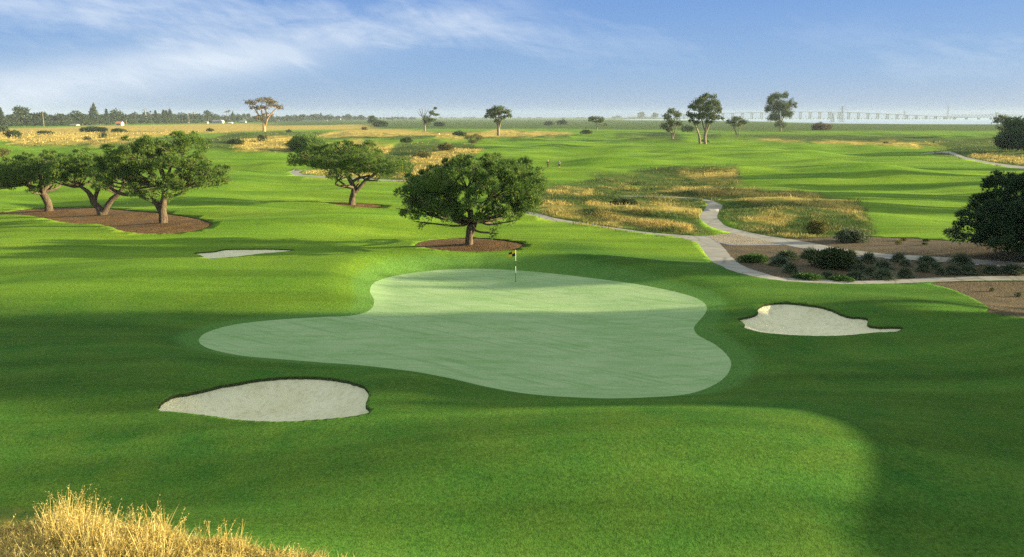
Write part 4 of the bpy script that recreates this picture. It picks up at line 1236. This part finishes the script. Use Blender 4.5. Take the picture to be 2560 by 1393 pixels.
# ------------------------------------------------------------------ two golfers
def skin(name, verts, edges, rads, mat, parent, sub=2, root=0):
    me = bpy.data.meshes.new(name); me.from_pydata(verts, edges, []); me.materials.append(mat)
    o = link(name, me, parent)
    md = o.modifiers.new("skin", 'SKIN'); md.use_smooth_shade = True
    sk = me.skin_vertices[0].data if me.skin_vertices else None
    if sk is None:
        me.attributes
    for i, r in enumerate(rads):
        rr = r if isinstance(r, tuple) else (r, r)
        me.skin_vertices[0].data[i].radius = rr
        me.skin_vertices[0].data[i].use_root = (i == root)
    o.modifiers.new("sub", 'SUBSURF').levels = sub
    o.modifiers["sub"].render_levels = sub
    return o
class Sk:
    def __init__(s): s.v = []; s.e = []; s.r = []
    def add(s, p, r, par=None):
        s.v.append(tuple(p)); s.r.append(r)
        if par is not None: s.e.append((par, len(s.v) - 1))
        return len(s.v) - 1
def person(px, py, rz, label, mats, arms, legs, shorts=False, club=False, cap=False):
    X, Y = ground_at(px, py); Z = gz(X, Y)
    root = empty("person", (X, Y, Z), label, "person", None, rz)
    k = Sk()
    pel = k.add((0, 0, .96), (.14, .11)); ab = k.add((0, .01, 1.12), (.135, .10), pel); ch = k.add((0, .0, 1.32), (.165, .115), ab)
    nk = k.add((0, .01, 1.48), .06, ch); hd = k.add((0, .03, 1.57), (.072, .085), nk); tp = k.add((0, .02, 1.68), (.075, .09), hd); k.add((0, .02, 1.745), .045, tp)
    k.add((0, .125, 1.60), .015, hd)                          # nose
    for sg in (-1, 1): k.add((sg * .082, .015, 1.61), .016, hd)   # ears
    wr = []
    for sg, (el, wp) in zip((-1, 1), arms):
        sh = k.add((sg * .19, 0, 1.42), .062, ch); e = k.add(el, .045, sh); w = k.add(wp, .03, e); wr.append(wp)
        d = unit(np.array(wp) - np.array(el))
        pm = k.add(tuple(np.array(wp) + d * .07), (.034, .02), w)
        for f, (ox, l) in enumerate(((-.027, .07), (-.009, .082), (.009, .078), (.027, .062))):
            b = np.array(wp) + d * .10 + np.array([ox, 0, 0])
            q = k.add(tuple(b), .0095, pm); q2 = k.add(tuple(b + d * l * .55 + np.array([0, .012, 0])), .0085, q); k.add(tuple(b + d * l + np.array([0, .035, .006])), .007, q2)
        t = k.add(tuple(np.array(wp) + d * .04 + np.array([-sg * .04, .02, 0])), .011, pm); k.add(tuple(np.array(wp) + d * .085 + np.array([-sg * .055, .035, 0])), .009, t)
    ft = []
    for sg, (kn, an) in zip((-1, 1), legs):
        hp = k.add((sg * .095, 0, .90), .088, pel); n = k.add(kn, .058, hp); c = k.add(tuple(np.array(kn) * .65 + np.array(an) * .35 + np.array([0, -.015, 0])), .055, n); a = k.add(an, .036, c)
        k.add((an[0], an[1] + .14, .045), (.04, .03), a); ft.append(an)
    skin("body", k.v, k.e, k.r, mats["skin"], root)
    j = Sk(); p0 = j.add((0, 0, .90), (.17, .135)); p1 = j.add((0, .01, 1.12), (.16, .125), p0); p2 = j.add((0, 0, 1.33), (.19, .14), p1); j.add((0, .01, 1.45), .09, p2)
    for sg, (el, wp) in zip((-1, 1), arms):
        sh = j.add((sg * .195, 0, 1.42), .078, p2); e = j.add(el, .062, sh)
        if not shorts: j.add(tuple(np.array(el) * .1 + np.array(wp) * .9), .048, e)
    skin("jacket" if not shorts else "shirt", j.v, j.e, j.r, mats["top"], root)
    t = Sk(); q0 = t.add((0, 0, .97), (.155, .125)); 
    for sg, (kn, an) in zip((-1, 1), legs):
        hp = t.add((sg * .098, 0, .88), .10, q0); n = t.add(kn, .08 if shorts else .072, hp)
        if not shorts: t.add((an[0], an[1] - .01, an[2] + .02), .058, n)
    skin("shorts" if shorts else "trousers", t.v, t.e, t.r, mats["legs"], root)
    for an in ft:
        s_ = Sk(); h0 = s_.add((an[0], an[1] - .04, .05), .045); s_.add((an[0], an[1] + .17, .042), (.048, .036), h0)
        skin("shoe", s_.v, s_.e, s_.r, mats["shoe"], root, 1)
    c = Sk(); c0 = c.add((0, .01, 1.66), (.088, .10)); c1 = c.add((0, .01, 1.735), (.07, .08), c0)
    if cap: c.add((0, .16, 1.67), (.06, .014), c0)
    skin("cap" if cap else "hair", c.v, c.e, c.r, mats["head"], root)
    if club:
        w = np.array(wr[0]); a = Acc()
        bar(a, w + np.array([0.02, .02, .12]), (w[0] - .32, w[1] + .25, .05), .012)
        co = link("golf_club", a.mesh("golf_club", [M["steel"]]), None)
        b = Acc(); box(b, w[0] - .41, w[0] - .31, w[1] + .20, w[1] + .31, .01, .085); link("club_head", b.mesh("club_head", [M["black"]]), co)
        co.location = root.location; co.rotation_euler = root.rotation_euler
        tag(co, "golf club held low by the golfer in the dark jacket", "golf club")
SKIN = mat_simple("skin", (.50, .30, .21), .6, .05)
dark = mat_simple("dark_jacket", (.03, .028, .03), .9, .2); greyc = mat_simple("grey_shirt", (.34, .36, .36), .9, .1)
person(1369.5, 422.5, R(20), "golfer with white hair in a dark jacket and dark trousers, walking away with a club", {"skin": SKIN, "top": dark, "legs": mat_simple("brown_trousers", (.055, .045, .035), .9, .2), "shoe": M["black"], "head": M["white"]},
       [((-.33, -.02, 1.20), (-.46, .08, 1.00)), ((.27, -.06, 1.16), (.27, .04, .93))], [((-.11, .02, .50), (-.12, -.06, .09)), ((.11, .10, .50), (.12, .02, .09))], club=True)
person(1398, 421.5, R(-8), "golfer in a grey shirt, dark cap and black shorts on the fairway", {"skin": SKIN, "top": greyc, "legs": M["black"], "shoe": M["black"], "head": dark},
       [((-.25, -.05, 1.16), (-.24, .05, .95)), ((.27, .02, 1.17), (.26, .14, .97))], [((-.10, .10, .50), (-.11, .12, .09)), ((.11, .02, .51), (.13, -.12, .10))], shorts=True, cap=True)

# ------------------------------------------------------------------ pines outside the frame that shade the green
def copy_tree(src, loc, rz, sx, sz, label, group=None):
    r = src.copy(); COL.objects.link(r); r.location = loc; r.rotation_euler = (0, 0, rz); r.scale = (sx, sx, sz)
    r["label"] = label
    if group: r["group"] = group
    for ch in src.children:
        c = ch.copy(); COL.objects.link(c); c.parent = r
    return r
for i, (x, y, s_, sz_, rz, w) in enumerate(CASTERS):
    copy_tree(T_F, (x, y, gz(x, y) - .2), rz, s_, sz_, "large pine outside the right edge of view, " + w)

# ------------------------------------------------------------------ far treeline
def proto(kind, seed):
    rng = np.random.default_rng(seed)
    tr = Acc(); ca = Acc()
    if kind == "round":
        tube(tr, [np.array([0, 0, -.02]), np.array([.01, 0, .25]), np.array([0, .02, .55])], [.03, .022, .012], 6, .2, rng=rng)
        for q in range(7):
            c = np.array([rng.uniform(-.28, .28), rng.uniform(-.28, .28), rng.uniform(.35, .8)]); r = rng.uniform(.16, .27)
            P, d = lobe_points(c, (r, r, r * .85), 170, rng, .5, .3)
            leaves(ca, P, unit(d + rng.normal(0, .6, d.shape)), .11, .075, rng)
    elif kind == "tall":
        tube(tr, [np.array([0, 0, -.02]), np.array([.01, 0, .4]), np.array([.03, 0, .85])], [.025, .018, .006], 6, .2, rng=rng)
        for q in range(10):
            z = rng.uniform(.25, .95); w = .22 * (1.1 - z) + .05
            c = np.array([rng.uniform(-1, 1) * w, rng.uniform(-1, 1) * w, z]); r = rng.uniform(.06, .13)
            P, d = lobe_points(c, (r * 1.3, r * 1.3, r), 90, rng, .4, .3)
            leaves(ca, P, unit(d + rng.normal(0, .6, d.shape)), .08, .05, rng)
    elif kind == "cypress":
        tube(tr, [np.array([0, 0, -.02]), np.array([0, 0, .3])], [.03, .02], 6, .2, rng=rng)
        for q in range(16):
            z = .1 + .85 * q / 15; w = .17 * math.sin(math.pi * min(1, (z + .12) * .98)) ** .7 + .02
            c = np.array([rng.uniform(-.04, .04), rng.uniform(-.04, .04), z])
            P, d = lobe_points(c, (w, w, .08), 110, rng, .6, .3)
            leaves(ca, P, unit(d * .5 + np.array([0, 0, 1.]) + rng.normal(0, .3, d.shape)), .07, .035, rng)
    elif kind == "spruce":
        tube(tr, [np.array([0, 0, -.02]), np.array([0, 0, .9])], [.025, .008], 6, .3, rng=rng)
        for q in range(14):
            z = .12 + .85 * q / 13; w = .30 * (1 - z) + .02
            P, d = lobe_points(np.array([0, 0, z]), (w, w, .06), 100, rng, .4, .35)
            leaves(ca, P, unit(d + np.array([0, 0, -.2]) + rng.normal(0, .4, d.shape)), .08, .04, rng)
    elif kind == "palm":
        tube(tr, [np.array([0, 0, -.02]), np.array([.012, 0, .45]), np.array([0, 0, .86])], [.016, .012, .011], 6, .1, rng=rng)
        for q in range(26):
            a = rng.uniform(0, 6.28); e = rng.uniform(-.5, 1.3)
            D = np.array([math.cos(a) * math.cos(e), math.sin(a) * math.cos(e), math.sin(e)])
            P0 = np.array([0, 0, .87]); P1 = P0 + D * .10; P2 = P0 + D * .16 + np.array([0, 0, -.05])
            S = unit(np.cross(D, np.array([.1, .2, 1]))) * .02
            ca.add([P0 - S * .3, P0 + S * .3, P1 + S, P1 - S, P2], [(3, 2, 4)], [(0, 1, 2, 3)])
    elif kind == "low":
        tube(tr, [np.array([0, 0, -.02]), np.array([0, 0, .4])], [.03, .02], 6, .2, rng=rng)
        for q in range(7):
            c = np.array([rng.uniform(-.7, .7), rng.uniform(-.4, .4), rng.uniform(.25, .6)]); r = rng.uniform(.25, .42)
            P, d = lobe_points(c, (r, r, r * .9), 150, rng, .5, .3)
            leaves(ca, P, unit(d + rng.normal(0, .6, d.shape)), .15, .1, rng)
    cm = M["palm"] if kind == "palm" else M["far"]
    return tr.mesh("trunk", [M["t_dark"]], True), ca.mesh("crown", [cm])
PROTO = {}
for k, cnt in (("round", 4), ("tall", 4), ("cypress", 1), ("spruce", 2), ("palm", 2), ("low", 3)):
    PROTO[k] = [proto(k, 300 + 17 * i + len(k)) for i in range(cnt)]
def base_line(px):
    return float(np.interp(px, [-300, 0, 120, 320, 480, 640, 800, 920, 1040], [317.5, 316.5, 315.5, 311, 308.5, 305.5, 302.8, 301.5, 300]))
KIND_NAME = {"round": "treeline_tree", "tall": "treeline_tree", "cypress": "cypress_tree", "spruce": "conifer_tree", "palm": "palm_tree", "low": "treeline_bush_tree"}
def far_tree(kind, px, top, label, group=None, base=None, wid=1.0, var=0, back=0.0):
    b = base if base is not None else base_line(px)
    x, y = flat(px, b); x = float(x); y = float(y)
    y2 = y + back; x = x * y2 / y; y = y2
    _, ztop = at_depth(px, top, y)
    tm, cm = PROTO[kind][var % len(PROTO[kind])]
    root = empty(KIND_NAME[kind], (x, y, -.1), label, "tree", group, random.uniform(0, 6.28) if kind != "palm" else 0)
    h = ztop / .97
    root.scale = (h * wid, h * wid, h)
    link("trunk", tm, root); link("crown", cm, root)
    return root
for lab, kind, px, top, wid, var in (
    ("tall dark conifer at the left edge of the treeline", "spruce", 3, 271, 1.3, 0),
    ("ragged wind bent conifer in the treeline, left of a taller twin", "tall", 48, 267, 1.1, 0),
    ("ragged brownish conifer in the treeline, right of its twin", "tall", 67, 267, 1.25, 1),
    ("dark columnar cypress rising highest above the treeline", "cypress", 237, 263, .95, 0),
    ("small pointed conifer right of the columnar cypress", "spruce", 269, 275, .85, 1),
    ("broad tree with twin crown humps behind the orange roofed house", "round", 298, 273, 1.15, 0),
    ("wide dark tree left of the columnar cypress", "round", 206, 277, 1.5, 1),
    ("dark tree behind the left power pole", "round", 105, 279, 1.1, 2),
    ("pointed dark tree left of the left power pole", "tall", 88, 277, 1.3, 2),
    ("dark conifer clump, left of three, between the pylons", "spruce", 411, 277, 1.0, 0),
    ("dark conifer clump, middle of three, between the pylons", "spruce", 418, 278, 1.0, 1),
    ("dark conifer clump, right of three, between the pylons", "spruce", 427, 276, 1.1, 0),
    ("conifer beside the second power pole", "spruce", 391, 278, .9, 1),
    ("slim dark conifer right of the two tall palms", "cypress", 583, 280, .7, 0),
    ("single palm tree left of the first pylon", "palm", 339, 279, 1.5, 0),
    ("single palm tree right of the first pylon", "palm", 378, 277, 1.5, 1),
    ("left palm of a close pair in mid treeline", "palm", 449, 281, 1.3, 0),
    ("right palm of a close pair in mid treeline", "palm", 456, 280, 1.3, 1),
    ("shorter palm of the tall pair on the treeline", "palm", 567, 277, 1.5, 1),
    ("taller palm of the tall pair on the treeline", "palm", 573.5, 275, 1.5, 0),
    ("tree with a tall tuft above the grey houses", "tall", 521, 278, 1.3, 3),
    ("tall dark tree left of the grey factory", "tall", 757, 283, 1.5, 2),
    ("round tree showing over the factory roof", "round", 784, 284, 1.2, 3),
    ("pointed conifer right of the factory", "spruce", 803, 283, .9, 1),
    ("wide block of trees right of the factory", "round", 822, 286, 1.7, 0),
    ("wide block of trees with several humps right of the white crane", "round", 868, 285, 1.7, 1),
    ("hazy tree at the right end of the treeline block", "round", 905, 287, 1.5, 2)):
    far_tree(kind, px, top, lab, None, None, wid, var)
rt = random.Random(5)
px = -70.0
while px < 1040:
    fade = np.interp(px, [0, 320, 640, 800, 920, 1040], [1, .95, .62, .52, .38, .25])
    bl = base_line(px)
    k = rt.choice(["round", "round", "round", "tall", "round"])
    top = bl - (rt.uniform(22, 33)) * fade
    far_tree(k, px, top, "tree in the back row of the hazy treeline along the left horizon", "back row treeline trees", None, rt.uniform(1.0, 1.5), rt.randrange(4), 120)
    px += rt.uniform(8, 14) * (.5 + .5 * fade)
px = -66.0
while px < 800:
    fade = np.interp(px, [0, 320, 640, 800], [1, .85, .6, .45])
    if not any(abs(px - h) < 9 for h in (296, 345, 536, 548, 605, 760, 780, 695)):
        far_tree(rt.choice(["low", "low", "round"]), px, base_line(px) - rt.uniform(9, 16) * fade, "low bushy tree in the front row of the hazy treeline", "front row treeline trees", None, rt.uniform(1.1, 1.6), rt.randrange(4))
    px += rt.uniform(10, 17) * (.45 + .55 * fade)
for px, top in ((1535, 290), (1548, 288.5)):
    far_tree("low", px, top, "left of two grey bushes near the warehouse on the horizon" if px < 1540 else "right of two grey bushes near the warehouse on the horizon", None, 297, 1.1, int(px))
far_tree("tall", 1604, 279, "thin hazy gum standing on the horizon above the warehouse", None, 298, 2.0, 1)
far_tree("round", 1638, 281, "hazy round gum on the horizon beside the mast", None, 298, 1.2, 2)
px = 985
while px < 1480:
    if rt.random() < .5:
        far_tree("low", px, 293.3 - rt.uniform(.2, 1.6), "tiny far bush on the central horizon", "tiny bushes on the central horizon", 296.5, 1.8, rt.randrange(3))
    px += rt.uniform(12, 40)

# ------------------------------------------------------------------ houses along the treeline
def house(label, px, base, wpx, hpx, wall, roof, roofh=.42, gable_front=False, depth_m=9, windows=2, name="house"):
    x, y = flat(px, base); x, y = float(x), float(y)
    s = F / y; w = wpx / s; H = hpx / s; hw = H * (1 - roofh)
    root = empty(name, (x, y, -.2), label, "house" if name == "house" else "building")
    a = Acc(); box(a, -w / 2, w / 2, 0, depth_m, 0, hw)
    if gable_front: a.add([(-w / 2, 0, hw), (w / 2, 0, hw), (0, 0, H * .97), (-w / 2, depth_m, hw), (w / 2, depth_m, hw), (0, depth_m, H * .97)], [(0, 1, 2), (3, 5, 4)])
    link("wall", a.mesh("wall", [M[wall]]), root)
    o = .4; t = .25; r = Acc()
    if gable_front:
        for sg in (-1, 1):
            V = [(sg * (w / 2 + o), -o, hw - .3), (0, -o, H), (0, depth_m + o, H), (sg * (w / 2 + o), depth_m + o, hw - .3)]
            V += [(q[0], q[1], q[2] + t) for q in V]
            r.add(V, None, [(0,1,2,3),(4,7,6,5),(0,4,5,1),(1,5,6,2),(2,6,7,3),(3,7,4,0)])
    else:
        for sg, yy in ((-1, -o), (1, depth_m + o)):
            V = [(-w / 2 - o, yy, hw - .2), (w / 2 + o, yy, hw - .2), (w / 2 + o, depth_m / 2, H), (-w / 2 - o, depth_m / 2, H)]
            V += [(q[0], q[1], q[2] + t) for q in V]
            r.add(V, None, [(0,1,2,3),(4,7,6,5),(0,4,5,1),(1,5,6,2),(2,6,7,3),(3,7,4,0)])
        g_ = Acc(); g_.add([(-w/2,0,hw),(-w/2,depth_m,hw),(-w/2,depth_m/2,H-.1),(w/2,0,hw),(w/2,depth_m,hw),(w/2,depth_m/2,H-.1)], [(0,2,1),(3,4,5)])
        link("gable", g_.mesh("gable", [M[wall]]), root)
    link("roof", r.mesh("roof", [M[roof]]), root)
    for i in range(windows):
        u = (i + .5) / windows * 2 - 1; u *= .82
        b = Acc(); ww = min(w / windows * .28, 1.6); box(b, u * w / 2 - ww, u * w / 2 + ww, -.08, .0, hw * .3, hw * .78)
        link("window", b.mesh("window", [M["pane"]]), root)
    if windows:
        b = Acc(); box(b, -.55, .55, -.09, 0, 0, min(2.2, hw * .8)); link("door", b.mesh("door", [M["roof_brown"]]), root)
    return root
house("little house with a bright orange tiled roof below the treeline", 296, 314, 14, 10, "wall_white", "roof_orange", .45, False, 8, 2)
house("white gabled house peeping through the trees left of the first pylon", 344, 303, 11, 7, "wall_white", "wall_white", .6, True, 9, 1)
house("small white gabled house low in the trees right of the ragged conifer", 84, 308, 7, 6, "wall_white", "roof_grey", .55, True, 8, 0)
house("tiny white shed right of the left power pole", 133, 315, 6, 4, "wall_white", "roof_grey", .3, False, 5, 1)
house("long cream bungalow at the foot of the treeline", 182, 314.5, 17, 4, "wall_cream", "roof_grey", .45, False, 9, 3)
house("small white cottage at the foot of the columnar cypress", 246, 312, 6, 4, "wall_white", "roof_brown", .5, True, 6, 1)
house("pale grey house under the trees right of the second pylon", 465, 307.5, 9, 5, "wall_grey", "roof_grey", .5, False, 8, 1)
house("small cream house in the row, left of the long grey house", 514, 308.5, 8, 5, "wall_cream", "roof_brown", .5, False, 8, 1)
house("long grey roofed house at the edge of the field", 541, 308, 20, 8, "wall_grey", "roof_grey", .5, False, 10, 3)
house("narrow bright white house at the right end of the grey house", 554.5, 308, 4.5, 7, "wall_white", "wall_white", .35, True, 8, 0)
house("low white shed right of the two tall palms", 575, 308.5, 9, 3, "wall_white", "wall_white", .35, False, 6, 0)
house("greenish grey hipped house left of the dry umbrella gum", 605, 307, 16, 5, "wall_grey", "roof_grey", .6, False, 9, 2)
house("cream gabled house right of the dry umbrella gum", 694, 302, 9, 7, "wall_cream", "roof_grey", .35, False, 9, 1)
house("wide grey factory with pale roof amid the trees", 780, 301.5, 38, 8.5, "wall_grey", "wall_grey", .3, False, 30, 5, "factory")
house("smaller grey factory hall left of the tall dark tree", 746, 300.5, 16, 6, "wall_grey", "roof_grey", .3, False, 25, 2, "factory")
house("small white roofed building among the last treeline blocks", 848, 300, 7, 4, "wall_white", "wall_white", .4, False, 10, 1, "factory")
house("long low hazy warehouse on the horizon left of the tallest gum", 1605, 296.5, 66, 5.5, "wall_grey", "roof_grey", .3, False, 60, 6, "warehouse")
def white_loader():
    x, y = flat(819, 301.8); x, y = float(x), float(y); s = F / y
    a = Acc(); h = 7 / s
    bar(a, (-2, 0, 0), (-1, 0, h * .6), 1.0); bar(a, (-1, 0, h * .6), (0, 0, h * .95), .9); bar(a, (0, 0, h * .95), (4, 0, h * .85), .8)
    tag(link("loading_crane", a.mesh("loading_crane", [M["wall_white"]]), None, (x, y, 0)), "white bent loading crane right of the grey factory", "crane")
white_loader()

# ------------------------------------------------------------------ poles, pylons, mast
def pole(label, px, top, base, arms=1):
    x, y = flat(px, base); x, y = float(x), float(y); _, h = at_depth(px, top, y)
    root = empty("power_pole", (x, y, -.3), label, "power pole", "wooden power poles along the treeline")
    a = Acc(); tube(a, [np.array([0, 0, 0]), np.array([0, 0, h])], [.34, .24], 8, 3, .02); link("post", a.mesh("post", [M["wood"]], True), root)
    for i in range(arms):
        b = Acc(); box(b, -1.6, 1.6, -.4, -.27, h * (.93 - .10 * i), h * (.93 - .10 * i) + .28); link("crossarm", b.mesh("crossarm", [M["wood"]]), root)
pole("tall power pole left of the orange roofed house near the treeline front", 110, 281, 316.3, 2)
pole("power pole in front of the conifer right of the first pylon", 389, 279, 309.5, 1)
pole("power pole left of the grey houses at the field edge", 473, 281, 309, 1)
pole("short pale power pole near the left edge of the treeline", 57, 288, 316, 1)
pole("short power pole right of the orange roofed house", 317, 299, 312.5, 1)
pole("thin power pole next to the conifer clump", 401, 284, 309.5, 1)
def pylon(label, px, top, base, wide):
    x, y = flat(px, base); x, y = float(x), float(y); _, h = at_depth(px, top, y)
    root = empty("pylon", (x, y, -.3), label, "pylon", "lattice pylons on the horizon")
    a = Acc(); w = wide; q = .16 + y / 9000
    for sx in (-1, 1):
        for sy in (-1, 1):
            bar(a, (sx * w, sy * w, 0), (sx * w * .28, sy * w * .28, h * .72), q, 4); bar(a, (sx * w * .28, sy * w * .28, h * .72), (0, 0, h), q, 4)
    for k in range(6):
        z0, z1 = h * .72 * k / 6, h * .72 * (k + 1) / 6; w0, w1 = w * (1 - .12 * k), w * (1 - .12 * (k + 1))
        for sg in (-1, 1):
            bar(a, (-w0, sg * w0, z0), (w1, sg * w1, z1), q * .6, 4); bar(a, (w0, sg * w0, z0), (-w1, sg * w1, z1), q * .6, 4)
    link("lattice", a.mesh("lattice", [M["steel"]]), root)
    for k in (.74, .84, .93):
        b = Acc(); L = w * (1.9 - (k - .74) * 3); bar(b, (-L, 0, h * k), (L, 0, h * k), q * 1.1, 4); link("crossarm", b.mesh("crossarm", [M["steel"]]), root)
pylon("lattice pylon above the treeline between two palms", 365, 271, 309, 3.2)
pylon("lattice pylon top just left of the grey houses", 487, 278, 307, 3.2)
pylon("shorter lattice pylon on the bay shore before the bridge", 2081, 281, 305, 4.5)
pylon("taller lattice pylon on the bay shore before the bridge", 2104, 264, 305, 5.0)
pylon("faint lattice pylon in the bay right of the bridge hump", 2260, 276, 298.5, 6)
pylon("faint lattice pylon in the bay left of the truss bridge", 2368, 264, 298.5, 6)
def mast():
    x, y = flat(1647, 297.5); x, y = float(x), float(y); _, h = at_depth(1647, 272, y)
    a = Acc(); bar(a, (0, 0, 0), (0, 0, h), 1.1, 6)
    for k in range(4): bar(a, (-2, 0, h * (.3 + .15 * k)), (2, 0, h * (.3 + .15 * k)), .5, 4)
    tag(link("mast", a.mesh("mast", [M["steel"]]), None, (x, y, 0)), "thin hazy mast on the horizon left of the ragged gum", "mast")
mast()
def bare_pole():
    x, y = ground_at(385, 334); z = gz(x, y); _, h = at_depth(385, 305, y); h -= z
    a = Acc()
    tube(a, [np.array([0, 0, -.2]), np.array([.1, 0, h * .5]), np.array([0, 0, h * .8])], [.22, .17, .13], 6, .8, .05)
    tube(a, [np.array([0, 0, h * .78]), np.array([-.5, 0, h * .9]), np.array([-.9, 0, h])], [.11, .08, .05], 5, .8, .05)
    tube(a, [np.array([0, 0, h * .78]), np.array([.3, 0, h * .9]), np.array([.5, 0, h * .99])], [.11, .08, .05], 5, .8, .05)
    tag(link("dead_tree", a.mesh("dead_tree", [M["t_gum"]], True), None, (x, y, z)), "slim pale dead trunk with a forked top on the golden field", "tree")
bare_pole()
for lab, px, top, base, r in (("dark slim post on the far right fairway, left of its pair", 2334, 351.5, 357, .22), ("dark slim post on the far right fairway, right of its pair", 2338, 350, 357, .22),
                              ("dark post standing alone near the thicket at the right edge", 2489, 347, 352.5, .22)):
    x, y = ground_at(px, base); z = gz(x, y); _, t = at_depth(px, top, y)
    a = Acc(); bar(a, (0, 0, -.1), (0, 0, t - z), r, 8); bar(a, (0, 0, t - z), (0, 0, t - z + .12), r * 1.15, 8)
    tag(link("marker_post", a.mesh("marker_post", [M["black"]]), None, (x, y, z)), lab, "post", "dark posts on the far fairway")
for lab, px, base in (("small white tee marker in the rough of the far right fairway", 2259, 354.5), ("small white marker on the pale strip right of the half bare gum", 1098, 332)):
    x, y = ground_at(px, base); z = gz(x, y)
    a = Acc(); tube(a, [np.array([0, 0, -.05]), np.array([0, 0, .35]), np.array([0, 0, .7])], [.42, .38, .12], 8, .2, .08)
    tag(link("marker", a.mesh("marker", [M["white"]], True), None, (x, y, z)), lab, "marker")

# ------------------------------------------------------------------ bridges over the bay
def long_bridge():
    Y = 4600.0; s = F / Y
    xs = np.arange(1660, 2431, 6.0)
    zz = np.interp(xs, [1660, 1800, 1900, 2000, 2060, 2110, 2200, 2300, 2370, 2430], [287.5, 283.4, 281.0, 279.8, 279.7, 280.4, 284.2, 289.0, 292.0, 294])
    P = [at_depth(a, b, Y) for a, b in zip(xs, zz)]
    x0 = P[0][0]
    root = empty("road_bridge", (x0, Y, 0), "long pale road bridge rising in a low hump across the bay", "bridge")
    a = Acc(); V = []; F4 = []
    for (x, z) in P:
        V += [(x - x0, -9, z - 2), (x - x0, 9, z - 2), (x - x0, 9, z + .8), (x - x0, -9, z + .8)]
    for i in range(len(P) - 1):
        b = i * 4
        for j in range(4): F4.append((b + j, b + (j + 1) % 4, b + 4 + (j + 1) % 4, b + 4 + j))
    a.add(V, None, F4); link("deck", a.mesh("deck", [M["conc"]]), root)
    px = 1686.0
    while px < 2400:
        zt = float(np.interp(px, xs, [p[1] for p in P])) - 2.0; x = at_depth(px, 290, Y)[0] - x0
        if zt > 5:
            b = Acc()
            for sg in (-1, 1): box(b, x + sg * 4.6 - 1.1, x + sg * 4.6 + 1.1, -5, 5, -1, zt - 3)
            box(b, x - 8, x + 8, -6, 6, zt - 3, zt - .1)
            link("pier", b.mesh("pier", [M["conc"]]), root)
        px += 24.2
def trestle():
    Y = 4100.0; xa = at_depth(1560, 296, Y)[0]; xb = at_depth(2380, 296, Y)[0]; zt = at_depth(0, 295.2, Y)[1]
    root = empty("trestle_bridge", (xa, Y, 0), "low pale trestle on many short piles below the road bridge", "bridge")
    a = Acc(); box(a, 0, xb - xa, -3, 3, zt - 1.8, zt); link("deck", a.mesh("deck", [M["conc"]]), root)
    n = 96
    for i in range(n):
        x = (xb - xa) * (i + .5) / n
        b = Acc(); box(b, x - 1., x + 1., -2.5, 2.5, -1, zt - 1.8); link("pile", b.mesh("pile", [M["conc"]]), root)
def truss():
    Y = 4100.0; xa = at_depth(2376, 296, Y)[0]; xb = at_depth(2560, 296, Y)[0]; zb = at_depth(0, 294.3, Y)[1]; zt = at_depth(0, 287.2, Y)[1]
    root = empty("truss_bridge", (xa, Y, 0), "pale steel truss railway bridge at the right end of the bay", "bridge")
    L = xb - xa; n = 22
    a = Acc(); box(a, 0, L, -3, 3, zb - 1.6, zb); link("deck", a.mesh("deck", [M["steel"]]), root)
    t = Acc(); d = L / n
    for sy in (-3, 3):
        for i in range(n):
            x = i * d; hump = 6 * math.exp(-((x - L * .62) / (L * .09)) ** 2)
            bar(t, (x, sy, zb), (x + d / 2, sy, zt + hump), .8, 4); bar(t, (x + d / 2, sy, zt + hump), (x + d, sy, zb), .8, 4)
            if i < n - 1:
                h2 = 6 * math.exp(-((x + d - L * .62) / (L * .09)) ** 2)
                bar(t, (x + d / 2, sy, zt + hump), (x + 1.5 * d, sy, zt + h2), .8, 4)
    link("truss", t.mesh("truss", [M["steel"]]), root)
    for i in range(6):
        x = L * (i + .3) / 6; b = Acc(); box(b, x - 5, x + 5, -4, 4, -1, zb - 1.6); link("pier", b.mesh("pier", [M["conc"]]), root)
    c = Acc(); x = L * .62; box(c, x - 6, x + 6, -4, 4, zt + 3, zt + 13); link("control_cabin", c.mesh("control_cabin", [M["steel"]]), root)
long_bridge(); trestle(); truss()
